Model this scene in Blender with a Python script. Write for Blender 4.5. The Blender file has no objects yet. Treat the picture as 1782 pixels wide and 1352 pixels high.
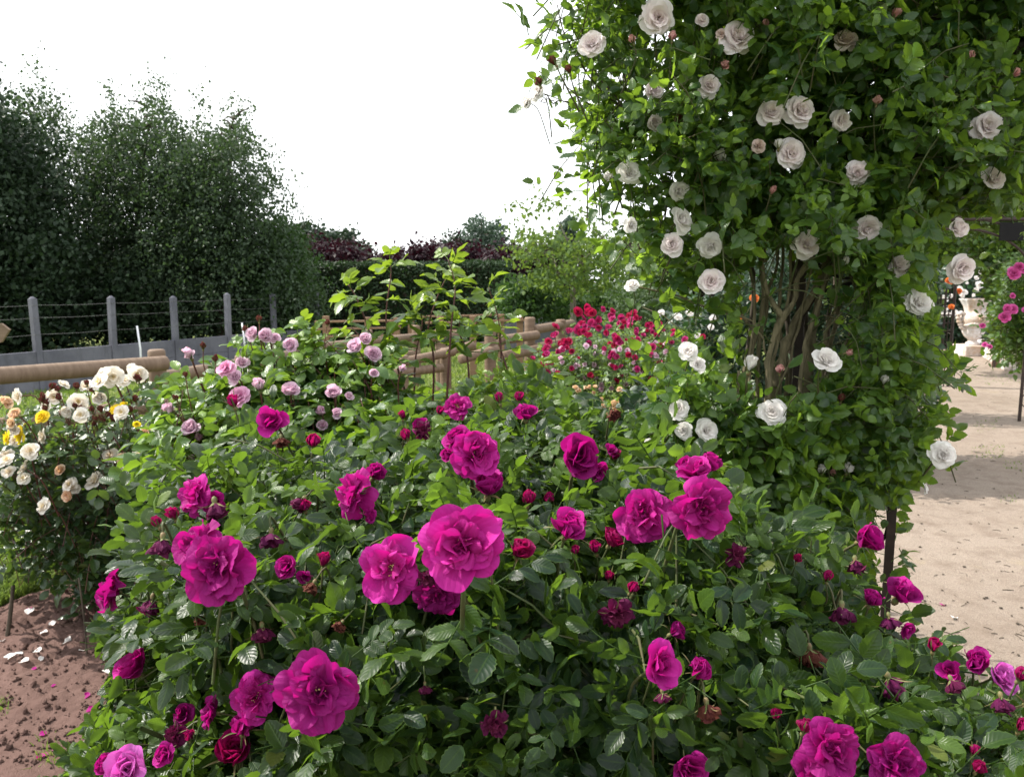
import bpy, bmesh, math
import numpy as np
from mathutils import Vector, Matrix

# ------------------------------------------------------------------ camera, sky, sun, exposure
scene = bpy.context.scene
col = scene.collection
FPX, CX, CY, CAMZ, PITCH = 1380.0, 891.0, 676.0, 1.6, math.radians(7.7)
cam_data = bpy.data.cameras.new('camera')
cam_data.sensor_fit = 'HORIZONTAL'
cam_data.sensor_width = 36.0
cam_data.lens = 36.0 * FPX / 1782.0
cam_data.clip_start = 0.05
cam_data.clip_end = 2000
cam = bpy.data.objects.new('camera', cam_data)
col.objects.link(cam)
cam.location = (0, 0, CAMZ)
cam.rotation_euler = (math.pi / 2 - PITCH, 0, 0)
scene.camera = cam
cam_data.dof.use_dof = True
cam_data.dof.focus_distance = 1.5
cam_data.dof.aperture_fstop = 12

SUN_AZ, SUN_EL = math.radians(-74), math.radians(47)      # azimuth from +Y, negative is to the left
world = bpy.data.worlds.new('World')
scene.world = world
world.use_nodes = True
wt = world.node_tree
wt.nodes.clear()
w_out = wt.nodes.new('ShaderNodeOutputWorld')
w_mix = wt.nodes.new('ShaderNodeMixShader')
w_sky = wt.nodes.new('ShaderNodeTexSky')
w_sky.sky_type = 'NISHITA'
w_sky.sun_disc = False
w_sky.sun_elevation = SUN_EL
w_sky.sun_rotation = SUN_AZ
w_b1 = wt.nodes.new('ShaderNodeBackground')
w_b1.inputs['Strength'].default_value = 0.12
w_b2 = wt.nodes.new('ShaderNodeBackground')               # thin bright cloud veil
w_b2.inputs['Color'].default_value = (0.965, 0.985, 1.0, 1)
w_b2.inputs['Strength'].default_value = 1.22
w_tc = wt.nodes.new('ShaderNodeTexCoord')
w_nz = wt.nodes.new('ShaderNodeTexNoise')
w_nz.inputs['Scale'].default_value = 3.0
w_nz.inputs['Detail'].default_value = 5.0
w_mr = wt.nodes.new('ShaderNodeMapRange')
w_mr.inputs['From Min'].default_value = 0.3
w_mr.inputs['From Max'].default_value = 0.7
w_mr.inputs['To Min'].default_value = 0.84
w_mr.inputs['To Max'].default_value = 1.0
wt.links.new(w_tc.outputs['Generated'], w_nz.inputs['Vector'])
wt.links.new(w_nz.outputs['Fac'], w_mr.inputs['Value'])
wt.links.new(w_mr.outputs['Result'], w_mix.inputs['Fac'])
wt.links.new(w_sky.outputs['Color'], w_b1.inputs['Color'])
wt.links.new(w_b1.outputs['Background'], w_mix.inputs[1])
wt.links.new(w_b2.outputs['Background'], w_mix.inputs[2])
wt.links.new(w_mix.outputs['Shader'], w_out.inputs['Surface'])

sun_data = bpy.data.lights.new('sun', 'SUN')
sun_data.energy = 5.0
sun_data.angle = math.radians(0.6)
sun_data.color = (1.0, 0.95, 0.86)
sun = bpy.data.objects.new('sun', sun_data)
col.objects.link(sun)
to_sun = Vector((math.sin(SUN_AZ) * math.cos(SUN_EL), math.cos(SUN_AZ) * math.cos(SUN_EL), math.sin(SUN_EL)))
sun.rotation_euler = to_sun.to_track_quat('Z', 'Y').to_euler()

scene.view_settings.view_transform = 'Standard'
scene.view_settings.look = 'None'
scene.view_settings.exposure = 0.85
scene.view_settings.gamma = 1.0
scene.view_settings.use_curve_mapping = False
scene.cycles.max_bounces = 8
scene.cycles.diffuse_bounces = 3
scene.cycles.glossy_bounces = 2
scene.cycles.transmission_bounces = 4
scene.cycles.transparent_max_bounces = 4
scene.cycles.sample_clamp_indirect = 6.0

# ------------------------------------------------------------------ pixel <-> place helpers (photo pixels, 1782 x 1352)
cp, sp = math.cos(PITCH), math.sin(PITCH)
AX_R = np.array([1.0, 0, 0]); AX_F = np.array([0, cp, -sp]); AX_U = np.array([0, sp, cp])
CAM = np.array([0, 0, CAMZ])

def ray(px, py):
    px = np.asarray(px, float); py = np.asarray(py, float)
    return AX_F + ((px - CX) / FPX)[..., None] * AX_R - ((py - CY) / FPX)[..., None] * AX_U

def P(px, py, Y):
    """the place at distance Y ahead that is seen at photo pixel (px, py)"""
    v = ray(px, py)
    return CAM + v * (np.asarray(Y, float) / v[..., 1])[..., None]

def G(px, py, z=0.0):
    v = ray(px, py)
    return CAM + v * ((z - CAMZ) / v[..., 2])[..., None]

def proj(X):
    d = np.asarray(X, float) - CAM
    f = d @ AX_F
    return CX + FPX * (d @ AX_R) / f, CY - FPX * (d @ AX_U) / f, d[..., 1]

def nrm(v):
    v = np.asarray(v, float)
    return v / np.maximum(np.linalg.norm(v, axis=-1, keepdims=True), 1e-9)

def in_poly(px, py, poly):
    poly = np.asarray(poly, float)
    inside = np.zeros(px.shape, bool)
    j = len(poly) - 1
    for i in range(len(poly)):
        xi, yi = poly[i]; xj, yj = poly[j]
        c = ((yi > py) != (yj > py)) & (px < (xj - xi) * (py - yi) / (yj - yi + 1e-9) + xi)
        inside ^= c
        j = i
    return inside

def sample_poly(rng, poly, n):
    poly = np.asarray(poly, float)
    lo, hi = poly.min(0), poly.max(0)
    out = []
    k = 0
    while k < n:
        q = lo + rng.random((n * 3, 2)) * (hi - lo)
        q = q[in_poly(q[:, 0], q[:, 1], poly)]
        out.append(q); k += len(q)
    return np.concatenate(out)[:n]

# ------------------------------------------------------------------ object helpers
def mesh_np(name, V, F, uv=None, attr=None, mats=None, midx=None, smooth=True):
    me = bpy.data.meshes.new(name)
    V = np.ascontiguousarray(V, np.float32); F = np.ascontiguousarray(F, np.int32)
    me.vertices.add(len(V)); me.vertices.foreach_set('co', V.ravel())
    k = F.shape[1]
    me.loops.add(F.size); me.loops.foreach_set('vertex_index', F.ravel())
    me.polygons.add(len(F)); me.polygons.foreach_set('loop_start', np.arange(len(F), dtype=np.int32) * k)
    if midx is not None:
        me.polygons.foreach_set('material_index', np.ascontiguousarray(midx, np.int32))
    me.polygons.foreach_set('use_smooth', np.full(len(F), smooth, bool))
    me.update(calc_edges=True)
    if uv is not None:
        l = me.uv_layers.new(name='UVMap')
        l.data.foreach_set('uv', np.ascontiguousarray(uv[F.ravel()], np.float32).ravel())
    for an, av in (attr or {}).items():
        a = me.attributes.new(an, 'FLOAT', 'POINT')
        a.data.foreach_set('value', np.ascontiguousarray(av, np.float32))
    for m in (mats or []):
        me.materials.append(m)
    return me

def link(name, me, parent=None, loc=None):
    o = bpy.data.objects.new(name, me)
    col.objects.link(o)
    if parent is not None:
        o.parent = parent
        o.location = Vector(loc if loc is not None else (0, 0, 0)) - parent.location
    elif loc is not None:
        o.location = loc
    return o

def tag(o, label=None, cat=None, group=None, kind=None):
    if label: o['label'] = label
    if cat: o['category'] = cat
    if group: o['group'] = group
    if kind: o['kind'] = kind
    return o

def thing(name, loc, label, cat, group=None):
    o = bpy.data.objects.new(name, None)
    o.empty_display_size = 0.1
    col.objects.link(o)
    o.location = Vector([float(a) for a in loc])
    return tag(o, label, cat, group)

class MB:
    """collects quads into one mesh"""
    def __init__(s): s.V = []; s.F = []; s.n = 0
    def add(s, V, F):
        s.V.append(np.asarray(V, float)); s.F.append(np.asarray(F, int) + s.n); s.n += len(V)
    def tube(s, pts, r, k=6, cap=True):
        pts = np.asarray(pts, float); n = len(pts)
        r = np.broadcast_to(np.asarray(r, float), (n,))
        t = np.gradient(pts, axis=0); t = nrm(t)
        ref = np.array([0, 0, 1.0]) if abs(t[0][2]) < 0.9 else np.array([1.0, 0, 0])
        a = nrm(np.cross(t, ref)); b = np.cross(t, a)
        an = np.arange(k) * 2 * math.pi / k
        ring = pts[:, None] + r[:, None, None] * (np.cos(an)[None, :, None] * a[:, None] + np.sin(an)[None, :, None] * b[:, None])
        V = ring.reshape(-1, 3)
        i = np.arange(n - 1)[:, None] * k; j = np.arange(k)[None]; j2 = (j + 1) % k
        F = np.stack([i + j, i + j2, i + k + j2, i + k + j], -1).reshape(-1, 4)
        if cap:
            V = np.vstack([V, pts[0], pts[-1]]); c0, c1 = n * k, n * k + 1
            jj = np.arange(0, k - 1, 2)
            F = np.vstack([F, np.stack([np.full(len(jj), c0), (jj + 2) % k, jj + 1, jj], -1),
                           np.stack([np.full(len(jj), c1), (n - 1) * k + jj, (n - 1) * k + jj + 1, (n - 1) * k + (jj + 2) % k], -1)])
        s.add(V, F); return s
    def box(s, c, size, ax=None, bev=0.0):
        """box centred at c; ax = 3 orthonormal row axes"""
        ax = np.eye(3) if ax is None else np.asarray(ax, float)
        h = np.asarray(size, float) / 2
        sg = np.array([[-1, -1, -1], [1, -1, -1], [1, 1, -1], [-1, 1, -1], [-1, -1, 1], [1, -1, 1], [1, 1, 1], [-1, 1, 1]], float)
        V = np.asarray(c, float) + (sg * h) @ ax
        F = [[0, 3, 2, 1], [4, 5, 6, 7], [0, 1, 5, 4], [1, 2, 6, 5], [2, 3, 7, 6], [3, 0, 4, 7]]
        s.add(V, F); return s
    def lathe(s, prof, c, k=24, flute=None):
        prof = np.asarray(prof, float); n = len(prof); an = np.arange(k) * 2 * math.pi / k
        rr = np.repeat(prof[:, 0][:, None], k, 1)
        if flute is not None:
            rr = rr * (1 + np.asarray(flute)[:, None] * np.cos(an * 12)[None])
        V = np.stack([rr * np.cos(an), rr * np.sin(an), np.repeat(prof[:, 1][:, None], k, 1)], -1).reshape(-1, 3) + np.asarray(c, float)
        i = np.arange(n - 1)[:, None] * k; j = np.arange(k)[None]; j2 = (j + 1) % k
        F = np.stack([i + j, i + j2, i + k + j2, i + k + j], -1).reshape(-1, 4)
        s.add(V, F); return s
    def build(s, name, mat, parent=None, smooth=True, bevel=0.0):
        V = np.concatenate(s.V); F = np.concatenate(s.F)
        c = V.mean(0) if parent is None else None
        me = mesh_np(name, V, F, mats=[mat], smooth=smooth)
        o = link(name, me, parent)
        if bevel:
            b = o.modifiers.new('bevel', 'BEVEL'); b.width = bevel; b.segments = 2; b.limit_method = 'ANGLE'
        return o

def curve_pts(pts, n=24):
    """Catmull-Rom through pts"""
    pts = np.asarray(pts, float)
    if len(pts) == 2: return pts[0] + np.linspace(0, 1, n)[:, None] * (pts[1] - pts[0])
    p = np.vstack([2 * pts[0] - pts[1], pts, 2 * pts[-1] - pts[-2]])
    u = np.linspace(0, len(pts) - 1 - 1e-6, n); i = u.astype(int); f = (u - i)[:, None]
    a, b, c, d = p[i], p[i + 1], p[i + 2], p[i + 3]
    return 0.5 * (2 * b + (c - a) * f + (2 * a - 5 * b + 4 * c - d) * f ** 2 + (3 * b - a - 3 * c + d) * f ** 3)

# ------------------------------------------------------------------ materials
class NT:
    def __init__(s, name):
        s.m = bpy.data.materials.new(name); s.m.use_nodes = True
        s.t = s.m.node_tree; s.t.nodes.clear()
        s.out = s.t.nodes.new('ShaderNodeOutputMaterial')
    def n(s, typ, **kw):
        nd = s.t.nodes.new('ShaderNode' + typ)
        for k, v in kw.items(): setattr(nd, k, v)
        return nd
    def set(s, sock, v):
        if hasattr(v, 'is_output') or isinstance(v, bpy.types.NodeSocket): s.t.links.new(v, sock)
        else: sock.default_value = (*v, 1) if isinstance(v, tuple) and len(v) == 3 and sock.type == 'RGBA' else v
    def math(s, op, a, b=0.0, c=0.0):
        nd = s.n('Math', operation=op)
        s.set(nd.inputs[0], a); s.set(nd.inputs[1], b); s.set(nd.inputs[2], c)
        return nd.outputs[0]
    def mix(s, f, a, b, blend='MIX'):
        nd = s.n('Mix', data_type='RGBA', blend_type=blend)
        s.set(nd.inputs[0], f); s.set(nd.inputs[6], a); s.set(nd.inputs[7], b)
        return nd.outputs[2]
    def mr(s, v, a, b, c=0.0, d=1.0):
        nd = s.n('MapRange'); s.set(nd.inputs[0], v)
        for i, x in enumerate((a, b, c, d)): nd.inputs[i + 1].default_value = x
        return nd.outputs[0]
    def noise(s, scale, detail=4, rough=0.55, vec=None, stretch=None):
        nd = s.n('TexNoise'); nd.inputs['Scale'].default_value = scale
        nd.inputs['Detail'].default_value = detail; nd.inputs['Roughness'].default_value = rough
        if vec is None: vec = s.n('TexCoord').outputs['Object']
        if stretch:
            mp = s.n('Mapping'); mp.inputs['Scale'].default_value = stretch
            s.t.links.new(vec, mp.inputs['Vector']); vec = mp.outputs[0]
        s.t.links.new(vec, nd.inputs['Vector'])
        return nd.outputs['Fac']
    def bsdf(s, color, rough=0.6, spec=0.5, normal=None, metal=0.0):
        nd = s.n('BsdfPrincipled')
        s.set(nd.inputs['Base Color'], color); s.set(nd.inputs['Roughness'], rough)
        s.set(nd.inputs['Specular IOR Level'], spec); s.set(nd.inputs['Metallic'], metal)
        if normal is not None: s.t.links.new(normal, nd.inputs['Normal'])
        return nd.outputs[0]
    def bump(s, h, strength=0.4, dist=0.01):
        nd = s.n('Bump'); nd.inputs['Strength'].default_value = strength; nd.inputs['Distance'].default_value = dist
        s.t.links.new(h, nd.inputs['Height']); return nd.outputs[0]
    def trans(s, a, color, f):
        t = s.n('BsdfTranslucent'); s.set(t.inputs['Color'], color)
        m = s.n('MixShader'); s.set(m.inputs[0], f)
        s.t.links.new(a, m.inputs[1]); s.t.links.new(t.outputs[0], m.inputs[2]); return m.outputs[0]
    def done(s, sh):
        s.t.links.new(sh, s.out.inputs['Surface']); return s.m

def leaf_mat(name, dark, light, young, trans, tf=0.3, rough=0.4, spec=0.5, veins=6.0, vb=0.5, pale=0.25):
    dark, light, young, trans = (tuple(v * q for v in c) for c, q in ((dark, .74), (light, .74), (young, .84), (trans, .88)))
    k = NT(name)
    g = k.n('NewGeometry'); rnd = g.outputs['Random Per Island']
    at = k.n('Attribute', attribute_name='age'); age = at.outputs['Fac']
    c = k.mix(rnd, dark, light)
    c = k.mix(age, c, young)
    uv = k.n('UVMap', uv_map='UVMap'); sep = k.n('SeparateXYZ'); k.t.links.new(uv.outputs[0], sep.inputs[0])
    au = k.math('MULTIPLY', k.math('ABSOLUTE', k.math('SUBTRACT', sep.outputs[0], 0.5)), 2.0)
    ph = k.math('SUBTRACT', sep.outputs[1], k.math('MULTIPLY', au, 0.28))
    wv = k.math('ABSOLUTE', k.math('SINE', k.math('MULTIPLY', ph, math.pi * veins)))
    wv = k.math('ADD', k.math('MULTIPLY', wv, 0.85), k.math('MULTIPLY', k.noise(40, 2), 0.3))
    mid = k.mr(au, 0.0, 0.10, 1.0, 0.0)
    vein = k.math('MAXIMUM', mid, k.mr(wv, 0.0, 0.22, 0.55, 0.0))
    c = k.mix(k.math('MULTIPLY', vein, pale), c, young)
    nz = k.noise(60, 3)
    c = k.mix(k.mr(nz, 0.35, 0.75, 0, 0.35), c, dark)
    c = k.mix(k.mr(rnd, 0.985, 0.998, 0.0, 0.4), c, (0.14, 0.13, 0.02))
    vo = k.n('TexVoronoi'); vo.inputs['Scale'].default_value = 38; k.t.links.new(k.n('TexCoord').outputs['Object'], vo.inputs['Vector'])
    c = k.mix(k.math('MULTIPLY', k.mr(vo.outputs['Distance'], 0.04, 0.12, 0.7, 0.0), k.mr(rnd, 0.55, 0.75)), c, (0.06, 0.035, 0.012))
    c = k.mix(k.mr(au, 0.86, 1.0, 0.0, 0.4), c, young)
    h = k.math('SUBTRACT', k.math('POWER', wv, 1.3), k.math('MULTIPLY', mid, 0.8))
    nr = k.bump(h, vb, 0.0011)
    sh = k.bsdf(c, k.mr(rnd, 0, 1, rough - 0.06, rough + 0.12), spec, nr)
    tc = k.mix(rnd, trans, young)
    return k.done(k.trans(sh, tc, tf))

def petal_mat(name, outer, inner, tip, trans, tf=0.35, rough=0.55, base=None, var=0.12, old=None, age=0.35):
    old = old or tuple(x * .82 for x in outer)
    k = NT(name)
    tint = k.n('Attribute', attribute_name='tint').outputs['Fac']
    uv = k.n('UVMap', uv_map='UVMap'); sep = k.n('SeparateXYZ'); k.t.links.new(uv.outputs[0], sep.inputs[0])
    c = k.mix(tint, outer, inner)
    c = k.mix(k.mr(sep.outputs[1], 0.55, 1.0, 0, 0.7), c, tip)
    if base: c = k.mix(k.mr(sep.outputs[1], 0.02, 0.22, 0.8, 0.0), c, base)
    if base:
        au = k.math('ABSOLUTE', k.math('SUBTRACT', sep.outputs[0], 0.5))
        c = k.mix(k.math('MULTIPLY', k.mr(au, 0.0, 0.05, 0.7, 0.0), k.mr(sep.outputs[1], 0.2, 0.6, 1.0, 0.0)), c, base)
    g = k.n('NewGeometry')
    hs = k.n('HueSaturation'); k.set(hs.inputs['Value'], k.mr(g.outputs['Random Per Island'], 0, 1, 1 - var, 1 + var))
    oi = k.n('ObjectInfo'); c = k.mix(k.mr(oi.outputs['Random'], 0.2, 1.0, 0.0, age), c, old)
    k.set(hs.inputs['Hue'], k.mr(oi.outputs['Random'], 0, 1, 0.488, 0.512))
    k.t.links.new(c, hs.inputs['Color']); c = hs.outputs[0]
    wv = k.math('SINE', k.math('MULTIPLY', sep.outputs[0], 46.0))
    nz = k.noise(5, 4, 0.6, vec=uv.outputs[0], stretch=(9, 1.2, 1))
    h = k.math('ADD', k.math('MULTIPLY', wv, 0.25), k.math('MULTIPLY', nz, 1.6))
    nr = k.bump(h, 0.55, 0.0016)
    c = k.mix(k.mr(nz, 0.3, 0.7, 0.0, 0.3), c, tip)
    sh = k.bsdf(c, rough, 0.14, nr)
    return k.done(k.trans(sh, trans, tf))

def plain_mat(name, a, b, scale=8, rough=0.7, spec=0.3, bump=0.3, bd=0.01, stretch=None, metal=0.0, detail=5):
    k = NT(name)
    nz = k.noise(scale, detail, 0.6, stretch=stretch)
    c = k.mix(k.mr(nz, 0.3, 0.7), a, b)
    return k.done(k.bsdf(c, rough, spec, k.bump(nz, bump, bd), metal))

M = {}
M['rugosa_leaf'] = leaf_mat('rugosa_leaf', (0.003, 0.013, 0.009), (0.012, 0.040, 0.016), (0.13, 0.23, 0.025), (0.24, 0.42, 0.03), 0.33, 0.38, 0.28, 7, 0.30)
M['climber_leaf'] = leaf_mat('climber_leaf', (0.010, 0.040, 0.016), (0.028, 0.088, 0.028), (0.18, 0.31, 0.03), (0.36, 0.56, 0.04), 0.46, 0.34, 0.5, 6, 0.35)
M['pink_leaf'] = leaf_mat('pink_bush_leaf', (0.022, 0.070, 0.022), (0.050, 0.130, 0.030), (0.17, 0.29, 0.03), (0.28, 0.46, 0.03), 0.36, 0.36, 0.5, 6, 0.4)
M['shoot_leaf'] = leaf_mat('shoot_leaf', (0.028, 0.095, 0.022), (0.070, 0.165, 0.030), (0.20, 0.29, 0.03), (0.36, 0.52, 0.03), 0.42, 0.34, 0.5, 6, 0.35)
M['pale_leaf'] = leaf_mat('white_bush_leaf', (0.016, 0.045, 0.022), (0.040, 0.090, 0.030), (0.12, 0.20, 0.03), (0.20, 0.34, 0.03), 0.26, 0.33, 0.6, 6, 0.35)
M['mid_leaf'] = leaf_mat('middle_bush_leaf', (0.020, 0.065, 0.018), (0.055, 0.140, 0.028), (0.20, 0.30, 0.03), (0.28, 0.46, 0.03), 0.34, 0.38, 0.5, 6, 0.3)
M['dark_leaf'] = leaf_mat('dark_bush_leaf', (0.010, 0.032, 0.018), (0.022, 0.060, 0.026), (0.05, 0.12, 0.03), (0.06, 0.16, 0.03), 0.22, 0.36, 0.55, 6, 0.3)

def far_leaf(name, a, b, t, tf=0.3, rough=0.6):
    a, b, t = (tuple(v * .74 for v in c) for c in (a, b, t))
    k = NT(name)
    g = k.n('NewGeometry')
    c = k.mix(g.outputs['Random Per Island'], a, b)
    nz = k.noise(0.9, 2)
    c = k.mix(k.mr(nz, 0.35, 0.65, 0.0, 0.6), c, b)
    return k.done(k.trans(k.bsdf(c, rough, 0.25), t, tf))
M['birch_leaf'] = far_leaf('birch_leaf', (0.024, 0.042, 0.026), (0.050, 0.085, 0.042), (0.11, 0.20, 0.05), 0.22)
M['spruce_leaf'] = far_leaf('spruce_needles', (0.010, 0.024, 0.013), (0.022, 0.045, 0.018), (0.03, 0.07, 0.02), 0.12)
M['hedge_leaf'] = far_leaf('hedge_leaf', (0.014, 0.034, 0.014), (0.030, 0.062, 0.022), (0.05, 0.11, 0.02), 0.15)
M['purple_leaf'] = far_leaf('purple_leaf', (0.014, 0.005, 0.010), (0.026, 0.008, 0.015), (0.07, 0.008, 0.02), 0.16)
M['cedar_leaf'] = far_leaf('cedar_needles', (0.018, 0.036, 0.022), (0.036, 0.062, 0.034), (0.04, 0.09, 0.03), 0.15)
M['weeping_leaf'] = far_leaf('weeping_needles', (0.045, 0.075, 0.060), (0.080, 0.120, 0.085), (0.08, 0.15, 0.08), 0.2)
M['maple_leaf'] = far_leaf('fresh_green_leaf', (0.045, 0.095, 0.025), (0.095, 0.165, 0.036), (0.24, 0.36, 0.05), 0.34)
M['shrub_leaf'] = far_leaf('shrub_leaf', (0.020, 0.050, 0.018), (0.048, 0.100, 0.030), (0.10, 0.22, 0.03), 0.25)
M['lime_leaf'] = far_leaf('lime_leaf', (0.110, 0.190, 0.020), (0.240, 0.330, 0.030), (0.40, 0.55, 0.04), 0.4)
M['ivy_leaf'] = far_leaf('ivy_leaf', (0.030, 0.055, 0.025), (0.070, 0.110, 0.045), (0.10, 0.20, 0.03), 0.2)

MAG = petal_mat('magenta_petal', (0.27, 0.003, 0.135), (0.26, 0.003, 0.075), (0.40, 0.022, 0.230), (0.85, 0.010, 0.36), 0.24, 0.6, base=(0.62, 0.16, 0.44), var=0.25, old=(0.12, 0.002, 0.095), age=0.85)
MAG_D = petal_mat('dark_magenta_petal', (0.20, 0.004, 0.065), (0.24, 0.004, 0.050), (0.26, 0.008, 0.11), (0.60, 0.008, 0.14), 0.30, 0.5)
MAG_L = petal_mat('lavender_petal', (0.52, 0.09, 0.46), (0.46, 0.02, 0.28), (0.62, 0.20, 0.60), (0.80, 0.10, 0.55), 0.38, 0.5)
WITH = petal_mat('withered_petal', (0.10, 0.006, 0.050), (0.17, 0.02, 0.06), (0.06, 0.006, 0.035), (0.22, 0.008, 0.08), 0.2, 0.7)
WITHB = petal_mat('brown_withered_petal', (0.13, 0.04, 0.030), (0.17, 0.035, 0.05), (0.09, 0.035, 0.02), (0.22, 0.05, 0.05), 0.2, 0.8)
BLUSH = petal_mat('blush_petal', (0.90, 0.83, 0.83), (0.88, 0.66, 0.64), (0.92, 0.87, 0.87), (0.95, 0.86, 0.86), 0.42, 0.55)
WHITEP = petal_mat('white_petal', (0.88, 0.85, 0.83), (0.88, 0.78, 0.72), (0.90, 0.88, 0.87), (0.92, 0.89, 0.86), 0.42, 0.55)
BROWNP = petal_mat('fading_blush_petal', (0.80, 0.70, 0.66), (0.70, 0.52, 0.46), (0.70, 0.56, 0.48), (0.75, 0.58, 0.48), 0.3, 0.6)
DUSTY = petal_mat('dusty_pink_petal', (0.58, 0.26, 0.26), (0.5, 0.12, 0.14), (0.70, 0.45, 0.40), (0.7, 0.3, 0.28), 0.3, 0.6)
PINKP = petal_mat('pale_pink_petal', (0.80, 0.60, 0.73), (0.72, 0.30, 0.52), (0.84, 0.68, 0.78), (0.88, 0.56, 0.70), 0.34, 0.55)
PINKD = petal_mat('striped_pink_petal', (0.78, 0.44, 0.64), (0.62, 0.05, 0.34), (0.84, 0.56, 0.72), (0.85, 0.30, 0.55), 0.34, 0.55, base=(0.55, 0.02, 0.25))
CREAM = petal_mat('cream_petal', (0.86, 0.82, 0.76), (0.86, 0.70, 0.50), (0.90, 0.88, 0.85), (0.90, 0.82, 0.68), 0.32, 0.55, base=(0.8, 0.6, 0.25))
YELL = petal_mat('yellow_petal', (0.88, 0.68, 0.03), (0.88, 0.58, 0.02), (0.90, 0.76, 0.10), (0.98, 0.80, 0.03), 0.36, 0.55)
APRI = petal_mat('apricot_petal', (0.86, 0.70, 0.55), (0.84, 0.54, 0.30), (0.86, 0.70, 0.54), (0.92, 0.60, 0.32), 0.32, 0.55)
REDP = petal_mat('red_petal', (0.30, 0.006, 0.045), (0.30, 0.006, 0.03), (0.38, 0.02, 0.11), (0.55, 0.01, 0.08), 0.36, 0.5)
REDPINK = petal_mat('crimson_pink_petal', (0.37, 0.016, 0.12), (0.30, 0.006, 0.06), (0.44, 0.05, 0.19), (0.60, 0.03, 0.18), 0.36, 0.5)
MIDPINK = petal_mat('bright_pink_petal', (0.62, 0.08, 0.36), (0.58, 0.05, 0.30), (0.74, 0.20, 0.50), (0.85, 0.12, 0.45), 0.34, 0.55)
ORANGE = petal_mat('orange_petal', (0.75, 0.20, 0.06), (0.7, 0.15, 0.04), (0.8, 0.3, 0.12), (0.9, 0.3, 0.06), 0.34, 0.55)
M['sepal'] = plain_mat('sepal', (0.07, 0.13, 0.035), (0.16, 0.10, 0.05), 60, 0.6, 0.3, 0.1, 0.001)
M['stamen'] = plain_mat('stamen', (0.70, 0.48, 0.10), (0.85, 0.70, 0.40), 200, 0.7, 0.2, 0.0)
M['young_stem'] = plain_mat('young_stem', (0.060, 0.045, 0.022), (0.055, 0.085, 0.025), 15, 0.6, 0.3, 0.15, 0.002)
M['red_stem'] = plain_mat('red_stem', (0.070, 0.022, 0.022), (0.12, 0.045, 0.035), 15, 0.5, 0.4, 0.1, 0.002)
M['bark'] = plain_mat('rose_bark', (0.060, 0.052, 0.030), (0.21, 0.18, 0.11), 20, 0.85, 0.2, 1.0, 0.008, (3, 3, 0.6))
M['dark_bark'] = plain_mat('dark_bark', (0.035, 0.028, 0.022), (0.085, 0.068, 0.05), 14, 0.9, 0.2, 0.6, 0.006, (3, 3, 0.6))
M['grey_bark'] = plain_mat('grey_bark', (0.10, 0.09, 0.075), (0.20, 0.18, 0.15), 8, 0.9, 0.2, 0.6, 0.01, (3, 3, 0.6))
M['iron'] = plain_mat('rusty_iron', (0.018, 0.013, 0.012), (0.045, 0.028, 0.022), 30, 0.65, 0.3, 0.25, 0.002)
M['black'] = plain_mat('black_plate', (0.008, 0.008, 0.009), (0.011, 0.011, 0.011), 20, 0.8, 0.15, 0.05, 0.002)
M['steel'] = plain_mat('galvanised_wire', (0.10, 0.10, 0.10), (0.15, 0.15, 0.15), 30, 0.6, 0.3, 0.05, 0.002, None, 0.0)
M['white_plastic'] = plain_mat('white_plastic', (0.62, 0.63, 0.68), (0.72, 0.73, 0.76), 12, 0.5, 0.4, 0.05, 0.002)

# round timber with grain along its own length and a few knots
def wood_mat(name, a, b, c):
    k = NT(name)
    tc = k.n('TexCoord').outputs['Object']
    n1 = k.noise(3.0, 6, 0.65, tc, (1.0, 1.0, 9.0)); n2 = k.noise(26, 5, 0.6, tc, (1.0, 1.0, 8.0)); n3 = k.noise(1.7, 3)
    col_ = k.mix(k.mr(n1, 0.3, 0.7), a, b)
    col_ = k.mix(k.mr(n2, 0.56, 0.70, 0, 0.5), col_, c)
    col_ = k.mix(k.mr(n3, 0.55, 0.75, 0, 0.4), col_, c)
    vo = k.n('TexVoronoi'); vo.inputs['Scale'].default_value = 3.2; k.t.links.new(tc, vo.inputs['Vector'])
    col_ = k.mix(k.mr(vo.outputs['Distance'], 0.03, 0.10, 0.8, 0.0), col_, (0.06, 0.035, 0.02))
    return k.done(k.bsdf(col_, 0.7, 0.3, k.bump(n2, 0.35, 0.004)))
M['timber'] = wood_mat('round_timber', (0.115, 0.075, 0.050), (0.200, 0.140, 0.098), (0.055, 0.034, 0.023))
M['board'] = wood_mat('fence_board', (0.17, 0.10, 0.058), (0.25, 0.155, 0.095), (0.11, 0.065, 0.04))

def concrete_mat():
    k = NT('concrete')
    tc = k.n('TexCoord').outputs['Object']
    n1 = k.noise(1.4, 6, 0.7, tc); n2 = k.noise(9, 6, 0.7, tc, (1, 1, 0.25)); n3 = k.noise(70, 3)
    c = k.mix(k.mr(n1, 0.3, 0.7), (0.080, 0.081, 0.104), (0.165, 0.166, 0.195))
    c = k.mix(k.mr(n2, 0.52, 0.75, 0, 0.65), c, (0.055, 0.055, 0.06))
    return k.done(k.bsdf(c, 0.9, 0.2, k.bump(n3, 0.3, 0.004)))
M['concrete'] = concrete_mat()

def stone_mat():
    k = NT('urn_stone')
    n1 = k.noise(3.0, 6, 0.7); n2 = k.noise(22, 5, 0.6)
    c = k.mix(k.mr(n1, 0.4, 0.62), (0.58, 0.57, 0.58), (0.40, 0.29, 0.21))
    c = k.mix(k.mr(n2, 0.5, 0.7, 0, 0.6), c, (0.30, 0.24, 0.18))
    return k.done(k.bsdf(c, 0.85, 0.2, k.bump(n2, 0.5, 0.01)))
M['stone'] = stone_mat()

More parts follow.
